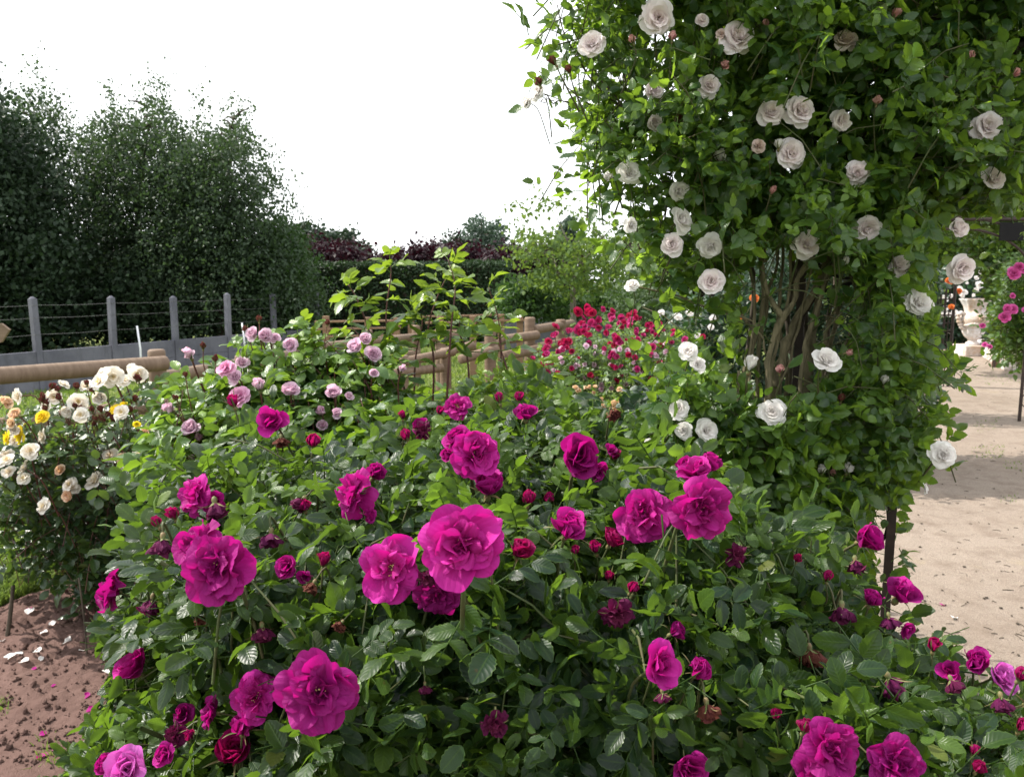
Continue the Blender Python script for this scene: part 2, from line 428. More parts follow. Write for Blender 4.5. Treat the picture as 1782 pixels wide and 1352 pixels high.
def sand_mat():
    k = NT('sand')
    tc = k.n('TexCoord').outputs['Object']
    n1 = k.noise(0.5, 5, 0.6); n2 = k.noise(5, 6, 0.7); n3 = k.noise(160, 3, 0.7)
    c = k.mix(k.mr(n1, 0.3, 0.7), (0.310, 0.252, 0.206), (0.395, 0.330, 0.275))
    c = k.mix(k.mr(n2, 0.46, 0.68, 0, 0.75), c, (0.20, 0.150, 0.117))
    c = k.mix(k.mr(n3, 0.35, 0.65, 0, 0.7), c, (0.175, 0.135, 0.105))
    vo = k.n('TexVoronoi'); vo.inputs['Scale'].default_value = 55; k.t.links.new(tc, vo.inputs['Vector'])
    n4 = k.noise(2.2, 4, 0.7)
    spot = k.math('MULTIPLY', k.mr(vo.outputs['Distance'], 0.10, 0.18, 1, 0), k.mr(n4, 0.48, 0.62))
    c = k.mix(k.math('MULTIPLY', spot, 0.8), c, (0.13, 0.09, 0.06))
    n5 = k.noise(1.1, 6, 0.75)
    c = k.mix(k.mr(n5, 0.60, 0.72, 0, 0.55), c, (0.30, 0.24, 0.14))
    n6 = k.noise(4.5, 3, 0.5)
    h = k.math('ADD', n3, k.math('ADD', k.math('MULTIPLY', n2, 1.8), k.math('MULTIPLY', n6, 2.0)))
    return k.done(k.bsdf(c, 0.95, 0.12, k.bump(h, 0.7, 0.025)))
M['sand'] = sand_mat()

def soil_mat():
    k = NT('soil')
    n1 = k.noise(1.6, 5, 0.65); n2 = k.noise(30, 6, 0.7); n3 = k.noise(220, 3, 0.7)
    c = k.mix(k.mr(n1, 0.3, 0.7), (0.135, 0.082, 0.070), (0.185, 0.116, 0.100))
    c = k.mix(k.mr(n2, 0.45, 0.7, 0, 0.55), c, (0.095, 0.055, 0.046))
    h = k.math('ADD', k.math('MULTIPLY', n2, 1.2), n3)
    return k.done(k.bsdf(c, 0.95, 0.1, k.bump(h, 0.8, 0.012)))
M['soil'] = soil_mat()
M['lawn'] = plain_mat('lawn', (0.055, 0.085, 0.020), (0.16, 0.18, 0.06), 3.0, 0.95, 0.1, 0.6, 0.03, detail=8)
def blade_mat():
    k = NT('grass_blade')
    g = k.n('NewGeometry')
    c = k.mix(g.outputs['Random Per Island'], (0.06, 0.12, 0.02), (0.20, 0.25, 0.07))
    return k.done(k.trans(k.bsdf(c, 0.55, 0.3), (0.25, 0.36, 0.05), 0.35))
M['blade'] = blade_mat()
#__PART2__
# ------------------------------------------------------------------ leaves
def grid_faces(nu, nv):
    i = np.arange(nv)[:, None] * (nu + 1); j = np.arange(nu)[None]
    return np.stack([i + j, i + j + 1, i + nu + 2 + j, i + nu + 1 + j], -1).reshape(-1, 4)

def leaflet(rng, L, W, nu, nv, fold=0.25, curl=0.25, serr=0.05, tip=0.8):
    v = np.linspace(0.015, 0.99, nv + 1); u = np.linspace(-1, 1, nu + 1)
    pr = v ** 0.62 * (1 - v) ** tip; pr = pr / pr.max()
    U, Vv = np.meshgrid(u, v)
    w = pr[:, None] * W / 2
    s = 1 + serr * np.where(np.arange(nv + 1) % 2 == 0, 1, -1)[:, None] * (np.abs(U) > 0.95)
    y = U * w * s
    x = Vv * L
    c = curl * (0.5 + rng.random()); f = fold * (0.3 + 1.2 * rng.random())
    z = np.abs(y) * f - c * L * Vv ** 2 * 0.8 - L * 0.10 * np.abs(U) ** 2 * pr[:, None] * rng.uniform(-0.5, 1.2)
    z = z + 0.03 * L * np.sin(Vv * 9 + rng.random() * 6) * np.abs(U) * pr[:, None]
    tw = rng.uniform(-0.35, 0.35) * Vv
    y, z = y * np.cos(tw) - z * np.sin(tw), y * np.sin(tw) + z * np.cos(tw)
    V = np.stack([x, y, z], -1).reshape(-1, 3)
    uv = np.stack([U * 0.5 + 0.5, Vv], -1).reshape(-1, 2)
    return V, uv

def rot(axis, a):
    return np.array(Matrix.Rotation(a, 3, axis))

class LeafKit:
    """T variants of one compound leaf; rachis along +X, upper side +Z; length 1 unit = metres"""
    def __init__(s, seed, pairs, L, ll, lw, nu=4, nv=7, T=10, droop=0.3, petiole=0.4, **kw):
        rng = np.random.default_rng(seed)
        s.ll, s.L, s.nu, s.nv = ll, L, nu, nv
        s.F = grid_faces(nu, nv); s.kv = (nu + 1) * (nv + 1)
        s.lv = []; s.rv = []; s.nl = 2 * pairs + 1
        for t in range(T):
            row = []
            dr = droop * rng.uniform(0.2, 1.4); bend = rng.uniform(-0.2, 0.2)
            rp = lambda q: np.array([L * q, bend * L * q * q, -dr * L * q * q])
            for p in range(pairs):
                q = petiole + (0.93 - petiole) * (p + 0.15) / max(pairs, 1)
                for sd in (-1, 1):
                    sc = rng.uniform(0.85, 1.05) * (0.78 + 0.2 * p / max(pairs - 1, 1) if pairs > 1 else 0.9)
                    V, uv = leaflet(rng, ll * sc, lw * sc, nu, nv, **kw)
                    R = rot('Z', sd * math.radians(rng.uniform(48, 72))) @ rot('Y', math.radians(rng.uniform(-12, 28))) @ rot('X', math.radians(rng.uniform(-25, 25)))
                    row.append(V @ R.T + rp(q + rng.uniform(-0.02, 0.02)))
            V, uv = leaflet(rng, ll * 1.05, lw * 1.05, nu, nv, **kw)
            R = rot('Z', rng.uniform(-0.25, 0.25)) @ rot('Y', math.atan(dr * 1.6) + rng.uniform(-0.1, 0.25)) @ rot('X', rng.uniform(-0.3, 0.3))
            row.append(V @ R.T + rp(1.0))
            s.uv = uv
            s.lv.append(row)
            qs = np.linspace(0, 1.0, 4)
            m = MB(); m.tube([rp(q) for q in qs], np.linspace(0.0016, 0.0008, 4) * (ll / 0.045), 4, cap=False)
            s.rv.append(np.concatenate(m.V)); s.rF = np.concatenate(m.F)
        s.lv = np.array(s.lv); s.rv = np.array(s.rv); s.T = T

KIT = {
    'rugosa': LeafKit(1, 3, 0.105, 0.050, 0.030, 6, 12, 12, 0.35, 0.30, fold=0.30, curl=0.30, serr=0.07, tip=0.62),
    'climber': LeafKit(2, 2, 0.080, 0.060, 0.043, 6, 12, 12, 0.45, 0.42, fold=0.26, curl=0.30, serr=0.10, tip=1.0),
    'pink': LeafKit(3, 2, 0.085, 0.064, 0.040, 4, 8, 10, 0.5, 0.40, fold=0.35, curl=0.35, serr=0.05, tip=0.75),
    'shoot': LeafKit(4, 2, 0.080, 0.070, 0.040, 4, 9, 10, 0.45, 0.40, fold=0.40, curl=0.35, serr=0.06, tip=0.85),
    'small': LeafKit(5, 2, 0.070, 0.050, 0.034, 4, 6, 8, 0.4, 0.40, fold=0.3, curl=0.3, serr=0.05, tip=0.75),
    'far': LeafKit(6, 1, 0.055, 0.050, 0.034, 2, 4, 8, 0.4, 0.40, fold=0.3, curl=0.3, serr=0.0, tip=0.75),
}

class Tubes:
    def __init__(s): s.L = []
    def tube(s, pts, r, k=5, cap=False): s.L.append((np.asarray(pts, float), r, k))
    def build(s, name, mat, parent, av, gaps):
        m = MB()
        for pts, r, k in s.L:
            px, py, Y = proj(pts)
            mid = (pts[1:] + pts[:-1]) / 2
            px, py, Y = (np.concatenate(z) for z in zip((px, py, Y), proj(mid)))
            hit = any(np.any((np.hypot(px - bx, py - by) < .5 * bs) & (Y < bY - .012)) for bx, by, bs, bY in av)
            if hit or any(np.any(in_poly(px, py, g)) for g, pr in gaps if pr > .9): continue
            m.tube(pts, r, k, cap=False)
        if m.V: m.build(name, mat, parent)

class Bush:
    def __init__(s, root, kit, leafm, stemm, seed):
        s.root, s.kit, s.leafm, s.stemm = root, KIT[kit], leafm, stemm
        s.rng = np.random.default_rng(seed)
        s.o, s.d, s.n, s.s, s.a = [], [], [], [], []
        s.stems = Tubes(); s.av = []; s.gaps = []
    def leaves(s, o, d, n, sc, age):
        s.o.append(o); s.d.append(d); s.n.append(n); s.s.append(sc); s.a.append(age)
    def shoots(s, tips, axes, length=0.22, k=5, ls=1.0, young=0.5, spread=(80, 35), upmix=0.35, noise=0.35, stem_r=0.0022, stems=True):
        rng = s.rng; n = len(tips); axes = nrm(axes)
        ln = length * rng.uniform(0.7, 1.3, n)
        ref = np.where(np.abs(axes[:, 2:3]) < 0.9, np.array([[0, 0, 1.0]]), np.array([[1.0, 0, 0]]))
        e1 = nrm(np.cross(axes, ref)); e2 = np.cross(axes, e1)
        az0 = rng.random(n) * 6.28
        yg = young * rng.random(n)
        for i in range(k):
            t = i / max(k - 1, 1)
            pos = tips - axes * (ln * (1 - t))[:, None]
            az = az0 + i * 2.4 + rng.normal(0, 0.25, n)
            rad = np.cos(az)[:, None] * e1 + np.sin(az)[:, None] * e2
            th = np.radians(spread[0] + (spread[1] - spread[0]) * t + rng.normal(0, 12, n))[:, None]
            d = np.cos(th) * axes + np.sin(th) * rad
            nn = np.sin(th) * axes - np.cos(th) * rad
            nn = nn + upmix * np.array([0, 0, 1.0]) + rng.normal(0, noise, (n, 3))
            s.leaves(pos, d, nn, ls * rng.uniform(0.75, 1.15, n) * (1 - 0.35 * t), np.clip(yg * (0.25 + t ** 2) + rng.normal(0, 0.05, n), 0, 1))
        if stems:
            for i in range(n):
                p0 = tips[i] - axes[i] * ln[i] * 1.05 + np.array([0, 0.01, -0.03])
                s.stems.tube([p0, tips[i] - axes[i] * ln[i] * 0.6, tips[i] - axes[i] * ln[i] * .04], [stem_r, stem_r * 0.85, stem_r * 0.5], 4, cap=False)
    def patch(s, poly, depth, n, thick=0.3, axis=(0, -0.4, 0.8), jit=0.45, wpow=2.0, **kw):
        rng = s.rng
        q = sample_poly(rng, poly, n * 4)
        Y = depth(q[:, 0], q[:, 1])
        keep = rng.random(len(q)) < (Y / Y.max()) ** wpow
        q, Y = q[keep][:n], Y[keep][:n]
        Y = Y + thick * rng.random(len(Y)) ** 1.6
        tips = P(q[:, 0], q[:, 1], Y)
        ok = tips[:, 2] > 0.05
        tips = tips[ok]
        ax = np.array(axis, float) + rng.normal(0, jit, (len(tips), 3))
        s.shoots(tips, ax, **kw)
        return tips
    def finish(s):
        k = s.kit
        o, d, n, sc, ag = (np.concatenate(x) for x in (s.o, s.d, s.n, s.s, s.a))
        x = nrm(d); z = nrm(n - (n * x).sum(1, keepdims=True) * x); y = np.cross(z, x)
        R = np.stack([x, y, z], 1) * sc[:, None, None]          # rows
        var = s.rng.integers(0, k.T, len(o))
        V = np.einsum('nlki,nij->nlkj', k.lv[var], R) + o[:, None, None]      # n, leaflets, verts, 3
        rV = np.einsum('nki,nij->nkj', k.rv[var], R) + o[:, None]
        c = V.mean(2)
        px, py, Y = proj(c)
        keep = (Y > 0.25) & (c[..., 2] > 0.02)
        rl = k.ll * sc[:, None] * FPX / np.maximum(Y, 0.2)
        for (bx, by, bs, bY) in s.av:
            keep &= ~((np.hypot(px - bx, py - by) < 0.46 * bs + 0.34 * rl) & (Y < bY + 0.04))
        for (poly, prob) in s.gaps:
            keep &= ~(in_poly(px, py, poly) & (s.rng.random(px.shape) < prob))
        rk = keep.sum(1) >= 2
        qx, qy, qY = proj(rV.mean(1))
        for (bx, by, bs, bY) in s.av:
            rk &= ~((np.hypot(qx - bx, qy - by) < .6 * bs) & (qY < bY + .04))
        V = V[keep]; nl = len(V)
        a = np.repeat(ag[:, None], k.nl, 1)[keep]
        F = (np.arange(nl)[:, None, None] * k.kv + k.F[None]).reshape(-1, 4)
        uv = np.tile(k.uv, (nl, 1))
        age = np.repeat(a, k.kv)
        rV = rV[rk]; nr, kr = rV.shape[:2]
        rF = (np.arange(nr)[:, None, None] * kr + k.rF[None]).reshape(-1, 4) + nl * k.kv
        Va = np.concatenate([V.reshape(-1, 3), rV.reshape(-1, 3)])
        uva = np.concatenate([uv, np.tile([[0.5, 0.3]], (nr * kr, 1))])
        aga = np.concatenate([age, np.repeat(ag[rk], kr)])
        me = mesh_np('foliage', Va, np.concatenate([F, rF]), uva, {'age': aga}, [s.leafm])
        link('foliage', me, s.root)
        if s.stems.L:
            s.stems.build('stems', s.stemm, s.root, s.av, s.gaps)

# ------------------------------------------------------------------ blooms
def petal(rng, L, W, a0, a1, cup, ruf, nu=8, nv=8, base_w=0.22, r0=0.002, notch=0.05):
    v = np.linspace(0, 1, nv + 1); u = np.linspace(-1, 1, nu + 1)
    U, Vv = np.meshgrid(u, v)
    lu = 1 - 0.24 * np.abs(U) ** 2.6 - notch * rng.uniform(0, 1.6) * np.exp(-(U / 0.18) ** 2)
    vv = Vv * lu
    w = W / 2 * (base_w + (1 - base_w) * np.sin(np.clip(Vv / 0.78, 0, 1) * math.pi / 2) ** 0.9) * (1 - 0.12 * np.clip(Vv - 0.78, 0, 1) / 0.22)
    # centre line
    nn = 40; tt = np.linspace(0, 1, nn)
    an = np.radians(a0 + (a1 - a0) * tt ** 1.3)
    r = np.concatenate([[0], np.cumsum((np.sin(an[1:]) + np.sin(an[:-1])) / 2) / (nn - 1)]) * L
    z = np.concatenate([[0], np.cumsum((np.cos(an[1:]) + np.cos(an[:-1])) / 2) / (nn - 1)]) * L
    R = np.interp(vv, tt, r) + r0; Z = np.interp(vv, tt, z)
    A = np.radians(a0 + (a1 - a0) * vv ** 1.3)
    ph = rng.random(4) * 6.28
    off = -cup * W * U ** 2 * (0.4 + 0.6 * Vv) * 0.5
    off = off + ruf * L * Vv ** 2 * (0.55 * np.sin(U * 3.1 + ph[0]) + 0.45 * np.sin(U * 6.5 + ph[1] + Vv * 2) * np.abs(U)) + ruf * L * 0.35 * np.sin(Vv * 6 + ph[2]) * U
    off = off + 0.10 * L * np.clip(Vv - 0.75, 0, 1) * rng.uniform(0.0, 2.0)
    S = U * w * (1 + 0.05 * np.sin(Vv * 7 + ph[3]))
    x = R + off * np.cos(A); zz = Z - off * np.sin(A)
    V = np.stack([x, S, zz], -1).reshape(-1, 3)
    uv = np.stack([U * 0.5 + 0.5, Vv], -1).reshape(-1, 2)
    return V, uv

def bloom_mesh(name, seed, layers, mat, res=8, jit=1.25, r0=0.002):
    if mat is MAG: jit = 1.25 + .9 * (seed * 0.618 % 1)
    if mat is MAG: layers = [(c, l, w, a0 - 10 * (seed * .37 % 1), a1 - 26 * (seed * .37 % 1), cup, ruf * (.8 + .7 * (seed * .71 % 1))) for c, l, w, a0, a1, cup, ruf in layers]
    rng = np.random.default_rng(seed)
    F0 = grid_faces(res, res); kv = (res + 1) ** 2
    Vs, Us, Fs, Ts = [], [], [], []; n = 0
    for li, (cnt, L, W, a0, a1, cup, ruf) in enumerate(layers):
        st = rng.random() * 6.28
        for i in range(cnt):
            s = rng.uniform(0.86, 1.12)
            da = rng.normal(0, 6 * jit)
            V, uv = petal(rng, L * s, W * s * rng.uniform(0.9, 1.15), a0 + da, a1 + da * 1.5 + rng.normal(0, 7 * jit), cup * rng.uniform(0.6, 1.4), ruf * rng.uniform(0.5, 1.6), res, res, r0=r0)
            az = st + i * 6.283 / cnt + rng.normal(0, 0.12 * jit)
            Rm = rot('Z', az) @ rot('X', rng.normal(0, 0.10 * jit))
            Vs.append(V @ Rm.T + np.array([0, 0, 0.0015 * li])); Us.append(uv)
            Fs.append(F0 + n); n += kv
            Ts.append(np.full(kv, li / max(len(layers) - 1, 1)))
    me = mesh_np(name, np.concatenate(Vs), np.concatenate(Fs), np.concatenate(Us), {'tint': np.concatenate(Ts)}, [mat])
    return me

def stamen_mesh(seed, r=0.012, n=46):
    rng = np.random.default_rng(seed); m = MB()
    for i in range(n):
        a = rng.random() * 6.28; q = r * rng.uniform(0.25, 1.0); h = r * rng.uniform(0.5, 1.0)
        p1 = np.array([math.cos(a) * q, math.sin(a) * q, h + 0.004])
        m.tube([[math.cos(a) * q * 0.3, math.sin(a) * q * 0.3, 0.001], p1 * [0.8, 0.8, 0.6], p1], 0.00035, 4, cap=False)
        m.tube([p1 - [0, 0, 0.0009], p1, p1 + [0, 0, 0.0009]], [0.0005, 0.0012, 0.0005], 4)
    V = np.concatenate(m.V); F = np.concatenate(m.F)
    return mesh_np('stamens', V, F, mats=[M['stamen']])

def calyx_mesh(seed, L, a0, a1, hip=0.005, w=0.006):
    rng = np.random.default_rng(seed)
    m = MB()
    pr = [(0.0005, -hip * 2.4), (hip * 0.7, -hip * 2.0), (hip, -hip * 1.1), (hip * 0.8, -hip * 0.3), (hip * 0.75, 0.001)]
    m.lathe(pr, (0, 0, 0), 10)
    F0 = grid_faces(2, 6)
    for i in range(5):
        V, uv = petal(rng, L * rng.uniform(0.8, 1.2), w, a0 + rng.normal(0, 8), a1 + rng.normal(0, 22), 0.3, 0.08, 2, 6, base_w=0.9, r0=hip * 0.7, notch=0)
        V = V.reshape(7, 3, 3); cen = V[:, 1:2]; tp = np.array([1, 0.95, 0.8, 0.6, 0.42, 0.35, 0.25])[:, None, None]
        V = (cen + (V - cen) * tp).reshape(-1, 3)
        m.add(V @ rot('Z', i * 1.2566 + rng.normal(0, 0.15)).T, F0)
    return mesh_np('calyx', np.concatenate(m.V), np.concatenate(m.F), mats=[M['sepal']])

OPEN = [(6, .050, .048, 70, 104, .14, .15), (6, .046, .042, 56, 98, .18, .19), (6, .036, .030, 38, 92, .28, .28), (5, .024, .018, 18, 80, .35, .45)]
FULL = [(7, .050, .044, 74, 106, .14, .15), (7, .047, .040, 60, 100, .18, .19), (7, .040, .032, 44, 94, .26, .25), (6, .031, .025, 28, 84, .35, .34), (6, .022, .014, 12, 70, .4, .5)]
HALF = [(5, .046, .050, 38, 76, .25, .09), (5, .042, .044, 26, 58, .35, .10), (5, .034, .034, 12, 38, .5, .12), (4, .026, .024, 2, 20, .6, .15)]
CUP = [(5, .040, .046, 30, 38, .5, .06), (5, .038, .040, 18, 18, .7, .06), (4, .034, .032, 8, 6, .8, .06), (3, .028, .024, 2, -2, .9, .08)]
BUD = [(4, .032, .026, 26, -16, 1.0, .02), (4, .033, .024, 18, -14, 1.0, .02), (3, .034, .020, 10, -10, 1.0, .02)]
DROOP = [(6, .036, .026, 66, -8, .8, .30), (6, .032, .022, 40, 0, .8, .35), (5, .030, .018, 20, 5, .9, .35)]
SHAG = [(6, .036, .026, 82, 112, .5, .32), (7, .030, .022, 55, 90, .5, .35), (7, .024, .018, 25, 60, .5, .38)]
ROSE = [(6, .043, .050, 62, 108, .18, .05), (6, .039, .046, 44, 86, .3, .05), (7, .033, .038, 28, 56, .45, .06), (8, .027, .028, 14, 34, .55, .09), (8, .021, .021, 4, 22, .55, .15), (5, .016, .015, 0, 12, .5, .18)]
ROSEB = [(5, .036, .042, 42, 66, .4, .05), (6, .034, .038, 28, 38, .55, .05), (6, .031, .032, 16, 20, .7, .06), (6, .026, .024, 6, 8, .7, .10), (5, .020, .018, 0, 2, .7, .15)]
SINGLE = [(5, .038, .042, 62, 98, .12, .08), (5, .034, .036, 48, 84, .2, .10), (4, .024, .024, 28, 60, .3, .15)]
SMALL = [(5, .036, .040, 56, 90, .15, .08), (5, .030, .034, 36, 66, .3, .1), (4, .022, .022, 12, 36, .5, .12)]

cal_open = lambda i: calyx_mesh(900 + i, .026, 88, 118)
cal_bud = lambda i: calyx_mesh(920 + i, .040, 30, -4, .0052, .008)
cal_long = lambda i: calyx_mesh(940 + i, .042, 55, 105, .0062, .006)
# kind: (part name, diameter, layers, material, variants, resolution, subparts, label)
BK = {
    'open': ('rose_bloom', .098, OPEN, MAG, 8, 10, ('stamens', 'calyx'), None),
    'full': ('rose_bloom', .098, FULL, MAG, 10, 10, ('stamens', 'calyx'), None),
    'half': ('rose_bloom', .082, HALF, MAG, 5, 9, ('calyx',), None),
    'cup': ('rose_bloom', .060, CUP, MAG, 4, 8, ('long',), 'half-opened cupped bloom'),
    'bud': ('rose_bud', .022, BUD, MAG_D, 4, 6, ('bud',), None),
    'redcup': ('rose_bloom', .060, CUP, MAG_D, 3, 8, ('long',), 'half-opened crimson bloom'),
    'lav': ('rose_bloom', .090, HALF, MAG_L, 2, 9, ('stamens', 'calyx'), 'faded lavender pink bloom'),
    'droop': ('withered_bloom', .042, DROOP, WITH, 5, 8, ('long',), 'withered dark purple bloom hanging down'),
    'brown': ('withered_bloom', .042, DROOP, WITHB, 3, 8, ('long',), 'dried brownish bloom'),
    'shag': ('withered_bloom', .060, SHAG, WITH, 3, 8, ('long',), 'shrivelled purple bloom'),
    'rose': ('rose_bloom', .088, ROSE, BLUSH, 7, 8, (), None),
    'rosew': ('rose_bloom', .088, ROSE, WHITEP, 5, 8, (), None),
    'roseb': ('rose_bloom', .064, ROSEB, BLUSH, 4, 8, (), None),
    'fade': ('rose_bloom', .080, ROSE, BROWNP, 3, 8, (), 'fading brownish bloom'),
    'wbud': ('rose_bud', .026, BUD, WHITEP, 3, 6, ('bud',), 'white opening bud'),
    'pbud': ('rose_bud', .018, BUD, DUSTY, 3, 6, ('bud',), 'small pink bud'),
    'pink': ('rose_bloom', .075, ROSEB, PINKP, 5, 8, (), None),
    'pinks': ('rose_bloom', .080, ROSE, PINKD, 3, 8, (), 'open deep pink streaked bloom'),
    'pinkbud': ('rose_bud', .026, BUD, PINKP, 3, 6, ('bud',), None),
    'cream': ('rose_bloom', .078, SINGLE, CREAM, 6, 6, ('stamens',), None),
    'creamb': ('rose_bloom', .060, ROSEB, CREAM, 3, 6, (), None),
    'yell': ('rose_bloom', .085, ROSE, YELL, 3, 6, (), 'bright yellow bloom'),
    'apri': ('rose_bloom', .050, ROSEB, APRI, 3, 6, (), 'apricot bloom'),
    'tinybud': ('rose_bud', .018, BUD, WITHB, 3, 5, ('bud',), 'reddish brown bud'),
    'red': ('rose_bloom', .070, SMALL, REDP, 5, 5, (), None),
    'redpink': ('rose_bloom', .070, SMALL, REDPINK, 5, 5, (), None),
    'redpale': ('rose_bloom', .060, SMALL, PINKP, 3, 5, (), 'faded pale bloom'),
    'midpink': ('rose_bloom', .080, ROSE, MIDPINK, 3, 6, (), None),
    'far_white': ('rose_bloom', .080, SMALL, WHITEP, 3, 5, (), None),
    'orange': ('rose_bloom', .080, ROSEB, ORANGE, 2, 5, (), None),
    'aprib': ('rose_bud', .030, BUD, APRI, 3, 5, (), None),
}
_cache = {}
def bloom_data(kind, i):
    name, dia, lay, mat, nvar, res, subs, lab = BK[kind]
    i = i % nvar
    if (kind, i) not in _cache:
        me = bloom_mesh(name, hash_seed(kind) + i * 17, lay, mat, res)
        ss = []
        for sname in subs:
            if sname == 'stamens':
                ss.append(('stamens', stamen_mesh(50 + i % 2)))
            else:
                key = ('cal', sname, i % 2)
                if key not in _cache:
                    _cache[key] = {'calyx': cal_open, 'bud': cal_bud, 'long': cal_long}[sname](i % 2)
                ss.append(('calyx', _cache[key]))
        co = np.empty(len(me.vertices) * 3, np.float32); me.vertices.foreach_get('co', co); co = co.reshape(-1, 3)
        ex = (co.max(0) - co.min(0)) * .97
        _cache[(kind, i)] = (me, ss, float((ex[0] + ex[1]) / 2))
    return _cache[(kind, i)]
def hash_seed(s):
    return sum((i + 3) * ord(c) for i, c in enumerate(s)) * 7
_stam = {}
_cnt = {}
def bloom(b, kind, px, py, size, fx=0.0, fy=0.2, Y=None, stem=0.16, dark=None, mesh_i=None, fat=1.0):
    """one bloom of bush b; (fx, fy) = where it faces: right / up as seen from the camera"""
    name, dia, lay, mat, nvar, res, subs, lab = BK[kind]
    rng = b.rng
    dia = bloom_data(kind, _cnt.get(kind, 0) if mesh_i is None else mesh_i)[2]
    if Y is None: Y = dia * FPX / size
    sc = size * Y / FPX / dia * fat
    m = math.hypot(fx, fy)
    if m > 0.999: fx, fy = fx / m * 0.999, fy / m * 0.999
    fz = math.sqrt(max(0, 1 - fx * fx - fy * fy))
    ax = nrm(fx * AX_R + fy * AX_U - fz * AX_F)
    c = P(px, py, Y)
    if kind in ('bud', 'pbud', 'tinybud', 'wbud', 'pinkbud', 'aprib', 'cup', 'redcup', 'droop', 'brown'): base = c - ax * dia * sc * (0.75 if dia < 0.04 else 0.32)
    else: base = c - ax * dia * sc * 0.10
    i = _cnt.get(kind, 0) if mesh_i is None else mesh_i
    _cnt[kind] = _cnt.get(kind, 0) + 1
    me, subs_, _d = bloom_data(kind, i)
    o = link(name, me, b.root, base)
    q = Vector(ax).to_track_quat('Z', 'Y') @ Matrix.Rotation(rng.random() * 6.28, 3, 'Z').to_quaternion()
    o.rotation_mode = 'QUATERNION'; o.rotation_quaternion = q
    o.scale = (sc * rng.uniform(0.95, 1.05), sc * rng.uniform(0.95, 1.05), sc)
    if lab: o['label'] = lab
    for sn, sm in subs_:
        so = bpy.data.objects.new(sn, sm); col.objects.link(so); so.parent = o
    b.av.append((px, py, size * (rng.uniform(.68, 1.0) if mat in (BLUSH, WHITEP) else 1.0), Y))
    if stem:
        p1 = base - ax * stem * 0.35 + np.array([0, 0, -stem * 0.12])
        p2 = base - ax * stem * 0.45 + np.array([rng.normal(0, .02), stem * 0.35, -stem * 0.9])
        b.stems.tube(curve_pts([base - ax * 0.004, p1, p2], 8), np.linspace(0.0020, 0.0030, 8) * min(sc * 1.2, 1.6), 5, cap=False)
    return o

def idw(pts, p=3.0):
    pts = np.asarray(pts, float)
    def f(px, py):
        px = np.asarray(px, float); py = np.asarray(py, float)
        d = np.hypot(px[..., None] - pts[:, 0], (py[..., None] - pts[:, 1]) * 1.4) + 5
        w = d ** -p
        return (w * pts[:, 2]).sum(-1) / w.sum(-1)
    return f
const = lambda y: (lambda px, py: np.full(np.shape(px), float(y)))
#__PART3__
# ------------------------------------------------------------------ ground
def vnoise(x, y, s, seed):
    rng = np.random.default_rng(seed); g = rng.random((256, 256))
    X, Y = x * s + 1000, y * s + 1000
    i, j = np.floor(X).astype(int), np.floor(Y).astype(int); f, h = X - i, Y - j
    f = f * f * (3 - 2 * f); h = h * h * (3 - 2 * h)
    w = lambda a, b: g[a % 256, b % 256]
    return (w(i, j) * (1 - f) + w(i + 1, j) * f) * (1 - h) + (w(i, j + 1) * (1 - f) + w(i + 1, j + 1) * f) * h

def sheet(name, pts, z, mat):
    bm = bmesh.new()
    bm.faces.new([bm.verts.new((x, y, z)) for x, y in pts])
    bmesh.ops.triangulate(bm, faces=bm.faces)
    me = bpy.data.meshes.new(name); bm.to_mesh(me); bm.free(); me.materials.append(mat)
    return tag(link(name, me), kind='structure')

sheet('lawn', [(-300, -100), (300, -100), (300, 600), (-300, 600)], 0.0, M['lawn'])
SAND = [(0.25, -0.5), (0.34, 1.5), (0.42, 2.6), (0.50, 4.0), (1.2, 6), (3.2, 8.5), (5.2, 11.5), (9, 18), (14, 28), (40, 28), (40, -2)]
sheet('sand_path', SAND, 0.008, M['sand'])
BED = [(-4.2, 0.0), (0.26, -0.4), (0.35, 1.5), (0.43, 2.6), (0.51, 4.0), (1.2, 6), (3.0, 8.3), (-0.3, 8.6), (-2.45, 3.95), (-3.3, 2.2)]
sheet('soil_bed', BED, 0.004, M['soil'])

# tilled soil, modelled clods and all, where the bed is open to view
nx, ny = 300, 300
gx, gy = np.meshgrid(np.linspace(-3.3, 0.2, nx), np.linspace(1.2, 5.2, ny))
edge = np.clip((gx - (-2.50 + 0.45 * (gy - 3.87)) + 0.20 * (vnoise(gx, gy, 5, 5) - .5)) / 0.25, -1, 1)
rough_zone = np.clip((gy - 2.35) / 0.8, 0.25, 1)
hz = 0.012 + 0.035 * (vnoise(gx, gy, 3, 1) - .3) + rough_zone * (0.030 * (vnoise(gx, gy, 9, 2) - .4) + 0.020 * np.abs(vnoise(gx, gy, 21, 3) - .5) + 0.016 * vnoise(gx, gy, 38, 4) + 0.012 * vnoise(gx, gy, 75, 6))
hz = np.where(edge > 0, np.maximum(hz, 0.008) * edge ** 0.5, -0.03)
me = mesh_np('tilled_soil', np.stack([gx, gy, hz], -1).reshape(-1, 3), grid_faces(nx - 1, ny - 1), mats=[M['soil']])
tag(link('tilled_soil', me), kind='structure')
rng0 = np.random.default_rng(77)
def soil_z(x, y):
    i = int(round((y - 1.2) / 4.0 * (ny - 1))); j = int(round((x + 3.3) / 3.5 * (nx - 1)))
    return float(hz[min(max(i, 0), ny - 1), min(max(j, 0), nx - 1)])
m = MB()
q = sample_poly(rng0, [(-5, 1060), (170, 1010), (260, 1060), (230, 1200), (150, 1352), (-5, 1352)], 700)
